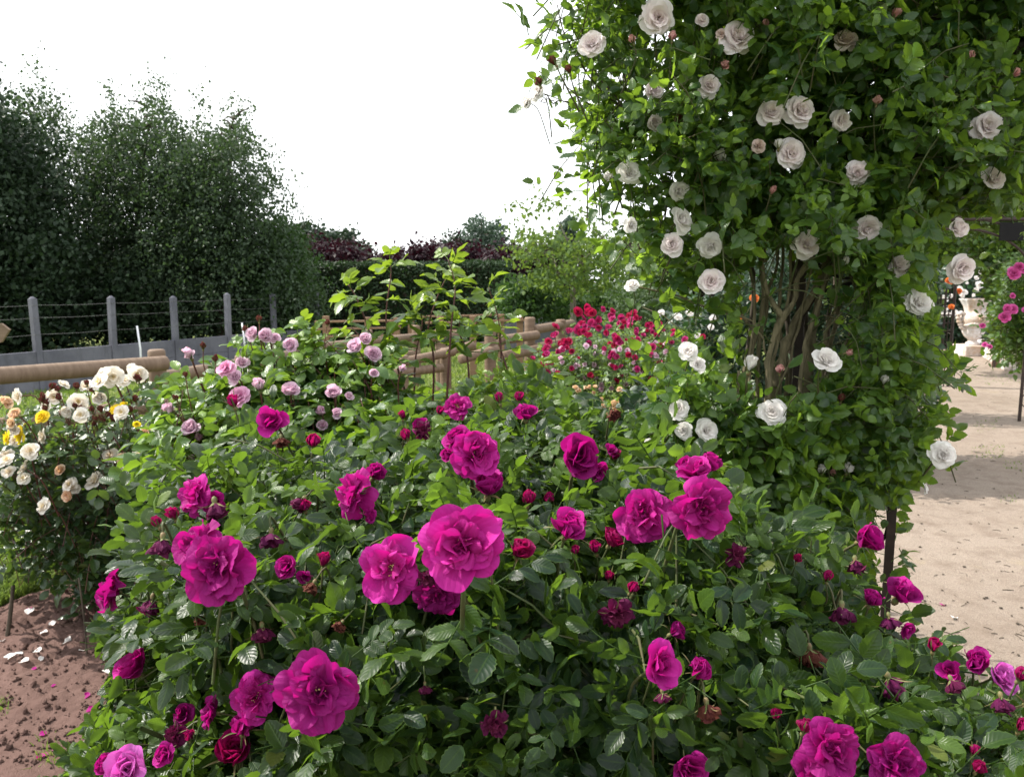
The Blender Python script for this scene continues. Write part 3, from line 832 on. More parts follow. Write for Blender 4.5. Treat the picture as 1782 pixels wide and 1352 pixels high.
for (a, b_) in q:
    p = G(a, b_)
    r = 0.003 + 0.010 * rng0.random() ** 5
    k = 7
    pr = [(0.001, -r * .8), (r * .8, -r * .4), (r, 0.1 * r), (r * .7, r * .6), (0.001, r * .85)]
    n0 = len(m.V); m.lathe(pr, (0, 0, 0), k)
    V = m.V[-1] * (1 + rng0.normal(0, .34, (len(m.V[-1]), 1))) * rng0.uniform(.7, 1.2, 3)
    m.V[-1] = V @ rot('Z', rng0.random() * 6).T + [p[0], p[1], soil_z(p[0], p[1]) + r * .4]
tag(m.build('soil_clods', M['soil']), 'loose brown clods and crumbs on the tilled bed', 'soil clods', kind='stuff')

def blades(name, polys, label, hgt=(0.03, 0.08), w=0.004, seed=3, z0=0.0):
    rng = np.random.default_rng(seed); Vs = []
    for poly, n in polys:
        q = sample_poly(rng, poly, n); p = G(q[:, 0], q[:, 1])
        n = len(p); h = rng.uniform(*hgt, n); a = rng.random(n) * 6.28; l = rng.normal(0, .45, (n, 2)) * h[:, None]
        ww = w * rng.uniform(.6, 1.4, n) * np.maximum(1, p[:, 1] / 5)
        s = np.stack([np.cos(a), np.sin(a), 0 * a], -1) * ww[:, None]
        mid = p + np.stack([l[:, 0] * .3, l[:, 1] * .3, h * .6], -1); tp = p + np.stack([l[:, 0], l[:, 1], h], -1)
        Vs.append(np.stack([p - s, p + s, mid + s * .8, mid - s * .8, tp + s * .1, tp - s * .1], 1))
    V = np.concatenate(Vs); n = len(V); V[..., 2] += z0
    F = (np.arange(n)[:, None, None] * 6 + np.array([[0, 1, 2, 3], [3, 2, 4, 5]])[None]).reshape(-1, 4)
    tag(link(name, mesh_np(name, V.reshape(-1, 3), F, mats=[M['blade']])), label, 'grass', kind='stuff')
blades('grass', [([(-40, 930), (60, 915), (150, 960), (185, 985), (120, 1003), (60, 1030), (-40, 1075)], 9000),
                 ([(-60, 690), (300, 660), (300, 900), (60, 915), (-40, 935)], 14000),
                 ([(540, 612), (940, 590), (960, 640), (760, 690), (540, 680)], 9000)], 'mown green grass of the lawn around the rose beds')
blades('grass_tuft', [([(60, 1300), (95, 1290), (110, 1352), (55, 1352)], 60), ([(110, 1320), (200, 1300), (230, 1352), (110, 1352)], 60), ([(-10, 1225), (15, 1228), (15, 1262), (-10, 1260)], 60),
                      ([(150, 1075), (210, 1085), (205, 1105), (150, 1100)], 40), ([(85, 1085), (150, 1075), (150, 1090)], 30)], 'small tufts of grass and weed growing in the bare soil', (0.02, 0.055), 0.003, 9, 0.01)

blades('weeds', [([(1690, 655), (1760, 650), (1782, 670), (1700, 672)], 90), ([(1690, 735), (1740, 728), (1730, 752), (1700, 755)], 50), ([(1690, 780), (1752, 772), (1745, 800), (1690, 798)], 110), ([(1750, 800), (1790, 808), (1785, 825), (1745, 818)], 50), ([(1740, 865), (1775, 862), (1770, 878), (1740, 876)], 25)], 'thin patches of weed and dry grass on the sand', (0.006, 0.02), 0.002, 21, 0.008)

# ------------------------------------------------------------------ timber
def log(name, p0, p1, r, parent, mat=None, k=20, square=None):
    p0, p1 = Vector(p0), Vector(p1); L = (p1 - p0).length
    m = MB()
    if square:
        m.box((0, 0, L / 2), (square[0], square[1], L))
    else:
        e = min(r * 0.35, L * .2)
        zs = np.concatenate([[0, 0.0005, e * .35, e], np.linspace(e, L - e, 6)[1:-1], [L - e, L - e * .35, L - .0005, L]])
        rs = np.array([0.001, r * .80, r * .95, r] + [r] * 4 + [r, r * .95, r * .80, 0.001])
        rr = np.random.default_rng(int(abs(p0.x * 1000 + L * 777)) % 9999)
        m.tube(np.stack([zs * 0, zs * 0, zs], -1), rs, k, cap=False)
    me = mesh_np(name, np.concatenate(m.V), np.concatenate(m.F), mats=[mat or M['timber']], smooth=not square)
    o = link(name, me, parent, p0)
    o.rotation_mode = 'QUATERNION'; o.rotation_quaternion = (p1 - p0).to_track_quat('Z', 'Y')
    if square:
        b = o.modifiers.new('bevel', 'BEVEL'); b.width = 0.004; b.segments = 2
    return o
def fence(label, rails, posts, group='round timber rail fences', name='rail_fence', r=0.057, pr=0.065, square=None, mat=None):
    loc = G(posts[0][0], 700); loc = P(posts[0][0], 600, posts[0][1]); loc[2] = 0
    t = thing(name, loc, label, 'fence', group)
    for (x0, y0, d0, x1, y1, d1) in rails:
        log('rail', P(x0, y0, d0), P(x1, y1, d1), r, t, mat, square=square)
    for (px, Y, ty) in posts:
        top = P(px, ty, Y)
        log('post', (top[0], top[1], 0), top, pr, t, mat, square=None if not square else (pr * 2, pr * 2))
    return t
fence('stout round timber fence at the left edge behind the white and yellow roses',
      [(-70, 659, 5.1, 290, 632, 6.30), (-70, 752, 5.1, 288, 702, 6.30)], [(272, 6.42, 608), (-60, 5.25, 615)], r=0.060, pr=0.068)
fence('round timber fence running behind the pale pink rose bush',
      [(284, 657, 6.6, 560, 608, 9.7), (556, 604, 9.7, 726, 586, 12.0), (560, 640, 9.7, 726, 615, 12.0)], [(420, 7.8, 618), (640, 10.9, 574), (724, 12.05, 566)])
fence('round timber fence with two posts in the middle behind the tall green shoots',
      [(740, 590, 9.9, 868, 573, 10.4), (738, 624, 9.2, 822, 600, 9.9), (760, 612, 9.9, 868, 598, 10.4), (800, 626, 8.6, 866, 607, 8.9)], [(766, 10.0, 572), (853, 8.9, 563)], r=0.052)
fence('round timber fence ending beside the red roses',
      [(872, 592, 9.0, 935, 583, 9.5), (875, 620, 9.0, 935, 608, 9.5), (928, 574, 9.6, 996, 563, 10.6), (930, 606, 9.6, 1000, 592, 10.6)], [(922, 9.62, 552), (976, 10.3, 556)], r=0.056)
fence('low round timber rails just behind the middle rose bush', [(640, 655, 8.2, 770, 640, 8.8), (690, 632, 8.4, 790, 612, 9.0)], [(700, 8.5, 618), (775, 8.95, 606)], r=0.05)
fence('brown board fence with three flat rails in front of the clipped green hedge',
      [(548, 560, 14.5, 700, 558, 14.6), (548, 573, 14.5, 700, 570, 14.6), (548, 586, 14.5, 700, 583, 14.6)], [(567, 14.53, 550), (640, 14.57, 552), (690, 14.6, 553)],
      'board fences at the back', 'board_fence', square=(0.09, 0.035), pr=0.055, mat=M['board'])
fence('brown board fence further right at the back of the lawn',
      [(700, 552, 15.2, 925, 547, 15.4), (740, 562, 13.2, 925, 557, 13.4), (740, 577, 13.2, 840, 574, 13.3)], [(715, 15.23, 546), (823, 13.28, 550), (872, 13.4, 547), (905, 13.45, 545), (766, 13.2, 552)],
      'board fences at the back', 'board_fence', square=(0.075, 0.035), pr=0.055, mat=M['board'])

# ------------------------------------------------------------------ concrete wall with posts and wires
WA, WB = np.array([-7.10, 11.0]), np.array([-4.48, 16.6])
def on_wall(px):
    s = (px - CX) / FPX * 1.0                       # X = s * Y approximately (pitch handled by P below)
    d = WB - WA
    t = (s * WA[1] * 1.0 - WA[0]) / (d[0] - s * d[1])
    return WA + d * t
wdir = nrm(np.array([*(WB - WA), 0])); wn = np.array([wdir[1], -wdir[0], 0]); wax = np.array([wdir, wn, [0, 0, 1.0]])
pxs = [-190, -50, 65, 195, 305, 397, 478, 551]
pts_w = [on_wall(p * 1.0) for p in pxs]
cw = thing('concrete_wall', (*pts_w[4], 0), 'low grey concrete panel wall with tall posts and wires below the trees', 'wall')
for i, p in enumerate(pts_w):
    m = MB(); h = 1.34 + (.02, -.015, .01, 0, -.02, .015, 0, .02)[i]
    lean = np.array([[1, 0, 0], [0, 1, 0], [(.012, -.02, -.016, .01, -.008, .014, -.012, .02)[i], (.01, .008, -.012, .01, .014, -.01, .01, 0)[i], 1.0]])
    m.box((*p, h / 2), (0.09, 0.09, h), wax)
    m.tube([(*p, h), (*p, h + .03)], [.061, .02], 4)
    m.V = [(v - [*p, 0]) @ lean + [*p, 0] for v in m.V]
    po = m.build('post', M['concrete'], cw, smooth=False, bevel=0.008)
    if i:
        a, b_ = pts_w[i - 1], p
        for zi in range(2):
            mm = MB(); L = np.linalg.norm(b_ - a) - .092
            mm.box((*((a + b_) / 2), 0.145 + 0.30 * zi), (L, 0.05, 0.296), wax)
            mm.build('panel', M['concrete'], cw, smooth=False, bevel=0.006)
for z in (0.84, 1.08, 1.26):
    m = MB()
    for i in range(len(pts_w) - 1):
        a, b_ = pts_w[i], pts_w[i + 1]
        s = np.linspace(0, 1, 7)
        m.tube(np.stack([a[0] + (b_[0] - a[0]) * s, a[1] + (b_[1] - a[1]) * s, z - .05 * s * (1 - s)], -1) + wn * .06, 0.0025, 4)
    m.build('wire', M['steel'], cw)
for px, yt, yb, lab in ((207, 567, 640, 'thin white plastic stake beside the second concrete post'), (392, 562, 640, 'thin white plastic stake just left of the fourth concrete post'), (518, 572, 620, 'thin white plastic stake near the far end of the concrete wall')):
    w = on_wall(px) + wn[:2] * 0.45
    t = P(px, yt, w[1]); t[0] = w[0] - .02
    m = MB(); m.tube([(w[0], w[1], 0), (w[0] * .998, w[1], t[2] * .6), (t[0], t[1], t[2])], [.017, .016, .015], 8); 
    st = m.build('stake', M['white_plastic']); tag(st, lab, 'stake', 'white plastic stakes')
# wooden finger board at the far left edge
t = thing('wooden_sign', P(-30, 620, 7.5), 'pale wooden finger board with a pointed end at the left edge', 'sign')
m = MB(); a = P(-60, 568, 7.5); b_ = P(16, 582, 7.5)
pp = [P(-70, 565, 7.5), P(2, 563, 7.5), P(16, 574, 7.5), P(2, 596, 7.5), P(-70, 604, 7.5)]
bm = bmesh.new(); f = bm.faces.new([bm.verts.new(x) for x in pp]); r_ = bmesh.ops.extrude_face_region(bm, geom=[f])
bmesh.ops.translate(bm, verts=[v for v in r_['geom'] if isinstance(v, bmesh.types.BMVert)], vec=(0, 0.03, 0)); bmesh.ops.recalc_face_normals(bm, faces=bm.faces)
me = bpy.data.meshes.new('board'); bm.to_mesh(me); bm.free(); me.materials.append(M['timber']); link('board', me, t)
log('post', (P(-45, 600, 7.55)[0], 7.56, 0), P(-45, 560, 7.56), 0.04, t)

# ------------------------------------------------------------------ trees
LV = np.array([[0, 0, 0], [.45, .34, .05], [1, 0, -.10], [.45, -.34, .05]])
def scatter(name, mat, parent, pos, size, rng, down=0.4, flat=None):
    n = len(pos)
    d = rng.normal(0, 1, (n, 3)); d[:, 2] -= down * 1.5
    x = nrm(d); z = rng.normal(0, 1, (n, 3)) + (np.array([0, 0, 1.2]) if flat is None else np.array(flat)); z = nrm(z - (z * x).sum(1, keepdims=True) * x); y = np.cross(z, x)
    s = size * rng.uniform(.6, 1.3, n)
    R = np.stack([x, y, z], 1) * s[:, None, None]
    V = np.einsum('ki,nij->nkj', LV, R) + pos[:, None]
    F = np.arange(n * 4).reshape(-1, 4)
    return link(name, mesh_np(name, V.reshape(-1, 3), F, mats=[mat]), parent)
def strands(rng, poly, Y0, Y1, n, per, length, droop, spread=1.0, up=0.2, jit=0.1, lean=None):
    q = sample_poly(rng, poly, n); Y = Y0 + (Y1 - Y0) * rng.random(n)
    p = P(q[:, 0], q[:, 1], Y)
    d = rng.normal(0, 1, (n, 3)) * spread; d[:, 2] = up + rng.normal(0, .25, n)
    if lean is not None: d += np.array(lean)
    d = nrm(d); L = length * rng.uniform(.5, 1.4, n)
    t = np.linspace(0, 1, per)[None, :, None] + rng.normal(0, .06, (n, per, 1))
    X = p[:, None] + d[:, None] * L[:, None, None] * t
    X[..., 2] -= (droop * L[:, None] * t[..., 0] ** 2)
    X += rng.normal(0, jit, X.shape)
    ok = np.ones(X.shape[:2], bool)
    return X.reshape(-1, 3)
def tree(name, label, mat, seed, parts, trunks, cat='tree', group=None, bark='dark_bark', part_name='crown', clump=0):
    rng = np.random.default_rng(seed)
    x0, Y0 = trunks[0][0]
    base = P(x0, 560, Y0); base[2] = 0
    t = thing(name, base, label, cat, group)
    pos = [strands(rng, *a[:3], *a[3:-2], **a[-2]) for a in parts]
    sz = parts[0][-1]
    pos = np.concatenate(pos)
    if clump:
        nz = .6 * vnoise(pos[:, 0] + .6 * pos[:, 1], pos[:, 2] * 1.2 + .3 * pos[:, 1], 1.5, seed) + .4 * vnoise(pos[:, 1] - .4 * pos[:, 0], pos[:, 2], 3.0, seed + 1)
        pos = pos[nz > clump] - [0, 0, .28]
    scatter(part_name, mat, t, pos, sz, rng)
    m = MB()
    for tr in trunks:
        (xb, Yb), pts = tr[0], tr[1]
        b0 = P(xb, 600, Yb); b0[2] = -0.02
        pp = [b0] + [P(a, b_, Yb + (c[0] if c else 0)) for a, b_, *c in pts]
        r0 = tr[2]
        cv = curve_pts(pp, 16); m.tube(cv - np.linspace(0, .55 if clump else 0, 16)[:, None] * np.array([0, 0, 1.0]), np.linspace(r0, r0 * .10, 16), 8)
        for k in range(tr[3] if len(tr) > 3 else 0):
            i = rng.integers(5, 15); dv = nrm(rng.normal(0, 1, 3) * [1, 1, .3] + [0, 0, .7])
            L = rng.uniform(.5, 1.3) * (.5 if i > 10 else 1)
            m.tube(curve_pts([cv[i], cv[i] + dv * L * .5, cv[i] + dv * L + [0, 0, -.1]], 6), np.linspace(r0 * .3, r0 * .06, 6), 5)
    m.build('trunk', M[bark], t)
    return t
B = dict(spread=.75, up=-.1, jit=.055)
grp = 'birch trees behind the concrete wall'
tree('spruce_tree', 'very dark spruce at the left edge in front of the birches', M['spruce_leaf'], 1,
     [([(-170, 60), (-20, 180), (70, 240), (95, 360), (110, 480), (85, 575), (-170, 600)], 14.2, 16.5, 3600, 14, .9, .25, dict(spread=1, up=-.05, jit=.06), .10)],
     [((-20, 15.5), [(-20, 400), (-25, 150)], .16, 14)])
tree('birch_tree', 'tall birch with wispy top at the left, above the spruce', M['birch_leaf'], 2,
     [([(-150, 130), (0, 140), (40, 118), (75, 150), (110, 180), (150, 200), (180, 260), (185, 420), (170, 500), (-150, 520)], 17, 20, 2200, 24, 1.0, .95, B, .078),
      ([(20, 130), (45, 100), (65, 80), (75, 110), (105, 130), (140, 190), (60, 200)], 18, 19, 46, 10, .5, -.1, dict(spread=.4, up=.9, jit=.06), .1),
      ([(-150, 380), (180, 380), (175, 540), (-150, 560)], 17.5, 20, 520, 14, .9, .6, B, .125)],
     [((75, 18), [(78, 420), (80, 330), (60, 180)], .13, 16), ((108, 18.3), [(106, 500), (118, 340)], .09, 8)], group=grp, clump=.27)
tree('birch_tree', 'birch with the highest pointed crown in the middle of the row', M['birch_leaf'], 3,
     [([(130, 250), (150, 200), (175, 170), (205, 160), (235, 200), (255, 150), (285, 140), (305, 190), (345, 240), (360, 330), (350, 500), (170, 510)], 16.2, 19, 2100, 24, 1.0, .95, B, .076),
      ([(185, 180), (200, 130), (215, 180), (255, 140), (280, 118), (290, 160)], 17, 18.5, 44, 10, .5, -.1, dict(spread=.4, up=.9, jit=.06), .1),
      ([(160, 380), (350, 380), (345, 540), (170, 540)], 16.5, 19, 380, 14, .9, .6, B, .12)],
     [((235, 17.6), [(238, 420), (245, 250), (265, 150)], .13, 18)], group=grp, clump=.28)
tree('birch_tree', 'birch with drooping branches at the right end of the row', M['birch_leaf'], 4,
     [([(300, 260), (335, 200), (345, 175), (370, 215), (405, 180), (430, 190), (450, 240), (468, 290), (452, 335), (470, 370), (492, 410), (505, 450), (505, 495), (310, 500)], 15.8, 18.6, 2200, 24, 1.0, 1.0, B, .076),
      ([(330, 190), (345, 150), (365, 200), (395, 185), (410, 165), (440, 200)], 16.5, 18, 40, 10, .45, -.1, dict(spread=.4, up=.9, jit=.06), .1),
      ([(310, 380), (500, 400), (505, 520), (310, 530)], 16, 18.5, 460, 14, .9, .6, B, .12)],
     [((385, 17.2), [(385, 420), (395, 280), (410, 190)], .12, 18)], group=grp, clump=.28)
tree('weeping_birch', 'small lighter green weeping birch where the row meets the clipped hedge', M['shrub_leaf'], 5,
     [([(465, 380), (490, 370), (520, 395), (532, 420), (520, 470), (515, 520), (470, 530), (440, 500)], 16.6, 18, 420, 16, .7, 1.2, dict(spread=.5, up=-.2, jit=.06), .10)],
     [((488, 17.4), [(490, 450), (492, 390)], .06, 8)])
tree('shrub', 'dark undergrowth shrub behind the left half of the concrete wall', M['spruce_leaf'], 6,
     [([(-100, 500), (270, 480), (270, 580), (-100, 610)], 15.5, 20, 800, 14, .7, .3, dict(spread=1, up=.2, jit=.1), .13)], [((60, 17), [(60, 520)], .04, 4)], 'shrub', 'undergrowth behind the wall', part_name='foliage')
tree('shrub', 'dark undergrowth shrub behind the right half of the concrete wall', M['spruce_leaf'], 7,
     [([(250, 480), (500, 470), (500, 565), (250, 585)], 17.2, 20, 600, 14, .7, .3, dict(spread=1, up=.2, jit=.1), .13)], [((400, 18.5), [(400, 520)], .04, 4)], 'shrub', 'undergrowth behind the wall', part_name='foliage')
tree('ivy_bush', 'rounded ivy clump over the end of the concrete wall', M['ivy_leaf'], 8,
     [([(478, 515), (500, 503), (545, 503), (560, 515), (553, 545), (548, 585), (480, 585)], 16.7, 17.8, 420, 12, .3, .3, dict(spread=1, up=.1, jit=.05), .075)], [((520, 17.4), [(520, 540)], .04, 6)], 'ivy bush', part_name='foliage')

def hedge(name, label, mat, a, b_, depth, h, n, size, seed, group=None, cat='hedge'):
    """clipped hedge from a to b (world XY of the front face)"""
    rng = np.random.default_rng(seed)
    a, b_ = np.array(a, float), np.array(b_, float); d = b_ - a; L = np.linalg.norm(d); d = d / L; nn = np.array([-d[1], d[0]])
    t = thing(name, (*((a + b_) / 2), 0), label, cat, group)
    u = rng.random(n) * L; face = rng.random(n)
    top = face > .62; side = (face > .54) & ~top
    zz = np.where(top, h, rng.random(n) * h); w = np.where(top, rng.random(n) * depth, 0.0)
    u = np.where(side, np.where(rng.random(n) < .8, L, 0), u); w = np.where(side, rng.random(n) * depth, w)
    lump = .10 * (vnoise(u, zz + w, 1.3, seed) - .5)
    pos = np.stack([a[0] + d[0] * u + nn[0] * w, a[1] + d[1] * u + nn[1] * w, zz], -1) + rng.normal(0, .035, (n, 3)) + np.concatenate([nn * -1, [.6]]) * lump[:, None]
    scatter('foliage', mat, t, pos, size, rng, 0.1, flat=(0, -.6, .6))
    m = MB(); c = (a + b_) / 2 + nn * depth / 2
    m.box((c[0], c[1], (h - .06) / 2), (L - .12, depth - .12, h - .06), np.array([[d[0], d[1], 0], [nn[0], nn[1], 0], [0, 0, 1.0]]))
    m.build('branches', M['dark_bark'], t, smooth=False)  # one solid dark box standing in for the shade inside the leaves
    return t
A1, A2 = P(500, 500, 20.5), P(862, 500, 19.0)
hedge('clipped_hedge', 'long clipped dark green hedge across the back of the lawn', M['hedge_leaf'], A1[:2], A2[:2], 1.4, 1.6 + (492 - 464) / 1380 * 19.6, 34000, .075, 11)
g2 = 'copper beech hedges above the green hedge'
tree('copper_beech', 'deep purple beech above the left end of the green hedge', M['purple_leaf'], 12, [([(505, 440), (560, 434), (600, 436), (632, 452), (640, 475), (505, 475)], 24, 26, 520, 14, .6, .2, dict(spread=1, up=.3, jit=.1), .15)], [((570, 25), [(570, 450)], .06, 6)], 'tree', g2)
tree('copper_beech', 'deep purple beech above the middle of the green hedge', M['purple_leaf'], 13, [([(648, 462), (680, 446), (740, 436), (790, 432), (840, 446), (862, 448), (862, 480), (648, 480)], 24, 26, 700, 14, .6, .2, dict(spread=1, up=.3, jit=.1), .15)], [((750, 25), [(750, 450)], .06, 6)], 'tree', g2)
tree('copper_beech', 'deep purple beech between the green hedge and the fresh green tree', M['purple_leaf'], 14, [([(845, 448), (880, 438), (930, 440), (985, 436), (1010, 450), (1010, 510), (870, 520), (855, 480)], 22, 24, 760, 14, .5, .2, dict(spread=1, up=.3, jit=.1), .15)], [((930, 23), [(930, 450)], .06, 6)], 'tree', g2)
tree('copper_beech', 'deep purple beech at the right, partly behind the white climbing rose', M['purple_leaf'], 15, [([(1080, 428), (1130, 420), (1200, 424), (1290, 420), (1290, 520), (1120, 500)], 22, 24, 800, 14, .5, .2, dict(spread=1, up=.3, jit=.1), .15)], [((1180, 23), [(1180, 450)], .06, 6)], 'tree', g2)
tree('cedar_tree', 'flat-topped dark cedar far behind the left purple beech', M['cedar_leaf'], 16, [([(528, 415), (555, 404), (580, 406), (598, 420), (612, 418), (626, 440), (622, 460), (530, 450)], 35, 38, 420, 14, 1.0, .15, dict(spread=1, up=.02, jit=.1), .22), ([(598, 412), (606, 405), (612, 425), (600, 430)], 35, 36, 24, 10, .4, 0, dict(spread=.5, up=.4, jit=.08), .2)], [((575, 36), [(575, 430)], .2, 8)])
tree('fir_tree', 'slender pointed fir far away beside the birches', M['cedar_leaf'], 17, [([(522, 378), (530, 400), (538, 430), (508, 430), (516, 400)], 36, 37, 90, 12, .6, .3, dict(spread=1, up=-.1, jit=.08), .2)], [((522, 36.5), [(522, 372)], .1)])
tree('weeping_conifer', 'grey green weeping conifer far behind the purple beeches', M['weeping_leaf'], 18, [([(806, 420), (808, 392), (822, 376), (838, 374), (852, 388), (874, 382), (880, 400), (870, 440), (845, 455), (812, 445)], 38, 41, 330, 18, 1.6, 1.4, dict(spread=.5, up=-.3, jit=.08), .2)], [((840, 39.5), [(838, 380)], .2, 8)])
tree('cedar_tree', 'low spreading cedar branch far left of the weeping conifer', M['cedar_leaf'], 19, [([(770, 428), (795, 414), (815, 420), (815, 445), (780, 445)], 38, 40, 120, 12, .8, .1, dict(spread=1, up=0, jit=.1), .2)], [((790, 39), [(790, 430)], .12, 4)])
tree('fir_tree', 'thin dark columnar fir rising behind the fresh green tree', M['weeping_leaf'], 20, [([(984, 380), (990, 371), (997, 373), (1001, 392), (1003, 425), (984, 425), (974, 408)], 33, 34, 110, 12, .5, .5, dict(spread=.7, up=-.1, jit=.06), .18)], [((993, 33.5), [(993, 374)], .1)])
# fresh green tree with its layered crown
L_ = dict(spread=1, up=.05, jit=.05)
tree('spreading_tree', 'fresh green tree with thin grey trunk and flat layered crown', M['maple_leaf'], 21,
     [([(880, 432), (905, 412), (960, 404), (1000, 425), (990, 450), (900, 455)], 12.4, 14.4, 85, 11, .36, .1, L_, .085),
      ([(1000, 420), (1060, 412), (1110, 425), (1150, 445), (1150, 470), (1060, 470), (1000, 450)], 12.4, 14.4, 125, 11, .36, .1, L_, .085),
      ([(905, 480), (960, 465), (1020, 450), (1110, 470), (1150, 480), (1100, 505), (1050, 495), (1010, 515), (965, 505), (925, 498)], 12.2, 14.4, 190, 11, .36, .15, L_, .085),
      ([(885, 355), (945, 345), (998, 350), (990, 400), (900, 405)], 13, 14, 20, 11, .4, 0, dict(spread=.8, up=.4, jit=.06), .07),
      ([(1020, 370), (1090, 390), (1090, 415), (1010, 420)], 13, 14, 18, 12, .4, 0, dict(spread=.8, up=.4, jit=.06), .07)],
     [((999, 13.4), [(998, 520), (997, 490), (995, 440), (965, 370)], .055, 6), ((999, 13.4), [(998, 500), (1020, 470), (1080, 440)], .035, 5), ((999, 13.4), [(997, 500), (960, 470), (905, 430)], .035, 5), ((999, 13.4), [(997, 490), (1040, 430), (1060, 400)], .03, 4)], bark='grey_bark')
S_ = dict(spread=1, up=.3, jit=.05)
tree('shrub', 'dark green rounded shrub left of the fresh green tree', M['shrub_leaf'], 22, [([(880, 520), (900, 492), (940, 488), (960, 510), (965, 552), (880, 556)], 13.8, 15, 330, 12, .35, .1, S_, .09)], [((920, 14.4), [(920, 530)], .03, 5)], 'shrub', 'shrubs at the back of the lawn', part_name='foliage')
tree('shrub', 'low green shrub at the foot of the fresh green tree', M['shrub_leaf'], 23, [([(950, 530), (980, 512), (1010, 520), (1060, 505), (1110, 510), (1110, 552), (950, 556)], 14.8, 16, 420, 12, .35, .1, S_, .09)], [((980, 15.2), [(980, 530)], .03, 5)], 'shrub', 'shrubs at the back of the lawn', part_name='foliage')
tree('shrub', 'light green rounded shrub behind the red roses', M['ivy_leaf'], 24, [([(1062, 548), (1070, 520), (1100, 505), (1150, 505), (1190, 520), (1200, 575), (1065, 575)], 9.6, 11, 520, 12, .28, .15, S_, .05)], [((1120, 10.4), [(1120, 540)], .03, 5)], 'shrub', 'shrubs at the back of the lawn', part_name='foliage')
m = MB(); a, b_ = P(868, 545, 16.5), P(1060, 540, 16.5)
m.box(((a[0] + b_[0]) / 2, 16.5, .48), (b_[0] - a[0], .12, .96)); tag(m.build('garden_wall', M['concrete'], smooth=False), 'pale grey low wall behind the shrubs at the back', 'wall')
tree('far_trees', 'distant tree belt behind the rose arches on the right', M['shrub_leaf'], 25, [([(1180, 400), (1300, 330), (1500, 320), (1700, 330), (1900, 300), (1900, 530), (1180, 530)], 26, 31, 2600, 14, 1.2, .3, dict(spread=1, up=.3, jit=.15), .24)], [((1500, 28), [(1500, 400)], .2, 6)], 'trees')
tree('far_trees', 'dark backing tree belt added beyond the birches on the left to block light', M['spruce_leaf'], 26, [([(-250, 430), (100, 440), (330, 455), (480, 450), (520, 470), (520, 560), (-250, 580)], 26, 30, 2200, 14, 1.0, .3, dict(spread=1, up=.3, jit=.15), .24)], [((200, 28), [(200, 470)], .2, 6)], 'trees')  # added backing belt that keeps light from coming through the birches

# ------------------------------------------------------------------ iron arches and trellis
def strut(m, a, b_, w=0.022, k=4):
    m.tube([a, b_], w / 2 * (1.41 if k == 4 else 1), k)
def ringm(m, c, r, ax1, ax2, w=.006, n=20):
    an = np.linspace(0, 2 * math.pi, n + 1)
    m.tube(np.asarray(c) + r * (np.cos(an)[:, None] * np.asarray(ax1) + np.sin(an)[:, None] * np.asarray(ax2)), w, 6, cap=False)
def arch(label, inner, d, half, leg_w, zspring, ztop, seed, plaque=None, ring_step=.30):
    """inner = XY of the inner upright of the left leg; d = direction across the path; half = half the clear width"""
    d = nrm(np.array([d[0], d[1], 0.0])); up = np.array([0, 0, 1.0])
    p = np.array([inner[0], inner[1], 0.0]); c = p + d * half
    t = thing('rose_arch', c, label, 'arch', 'iron rose arches over the path')
    for s in (-1, 1):
        a = c + d * s * half; b_ = c + d * s * (half + leg_w)
        for q in (a, b_):
            m = MB(); m.box((q + up * zspring / 2), (.026, .026, zspring), np.array([d, np.cross(up, d), up])); m.build('upright', M['iron'], t, smooth=False)
        m = MB()
        z = .25
        while z < zspring - .1:
            ringm(m, (a + b_) / 2 + up * z, leg_w * .48, d, up); z += ring_step
        m.build('scrolls', M['iron'], t)
    for rr, nm in ((half, 'inner_hoop'), (half + leg_w, 'outer_hoop')):
        an = np.linspace(0, math.pi, 40); hh = (ztop - zspring) * rr / (half + leg_w)
        m = MB(); m.tube(c + up * zspring + rr * np.cos(an)[:, None] * d + hh * np.sin(an)[:, None] * up, .014, 6); m.build(nm, M['iron'], t)
    if plaque is not None:
        zb, w, h, off = plaque
        m = MB(); strut(m, c - d * (half + leg_w) + up * zb, c + d * (half + leg_w) + up * zb, .028); m.build('crossbar', M['iron'], t)
        m = MB()
        for o_ in (-.55, -.30, .02, .30, .55):
            ringm(m, c + d * o_ + up * (zb + .11), .105, d, up, .008)
        m.build('scrolls', M['iron'], t)
        fr = -np.cross(up, d) if np.cross(up, d)[1] > 0 else np.cross(up, d)
        m = MB(); m.box(c + d * off + up * (zb - .035 - h / 2) + fr * .03, (w, .008, h), np.array([d, np.cross(up, d), up])); pl = m.build('plaque', M['black'], t, smooth=False, bevel=.002)
        pl['label'] = 'small black rectangular plaque'
        m = MB(); m.tube([c + d * off + up * (zb - .06) + fr * .034, c + d * off + up * (zb - .06) + fr * .038], .006, 8); m.build('screw', M['white_plastic'], pl)
    return t
near = P(1545, 1000, 2.42)
arch('near dark iron arch buried under the white climbing rose', near[:2], (0.93, -0.37), 1.0, .30, 1.95, 2.55, 1)
c2 = P(1665, 420, 9.0)
arch('far dark iron arch with a small black plaque under its crossbar', (c2[0] - .85, 9.0), (1, -.02), .85, .18, 1.62, 2.30, 2, plaque=(2.28, .27, .20, .57))
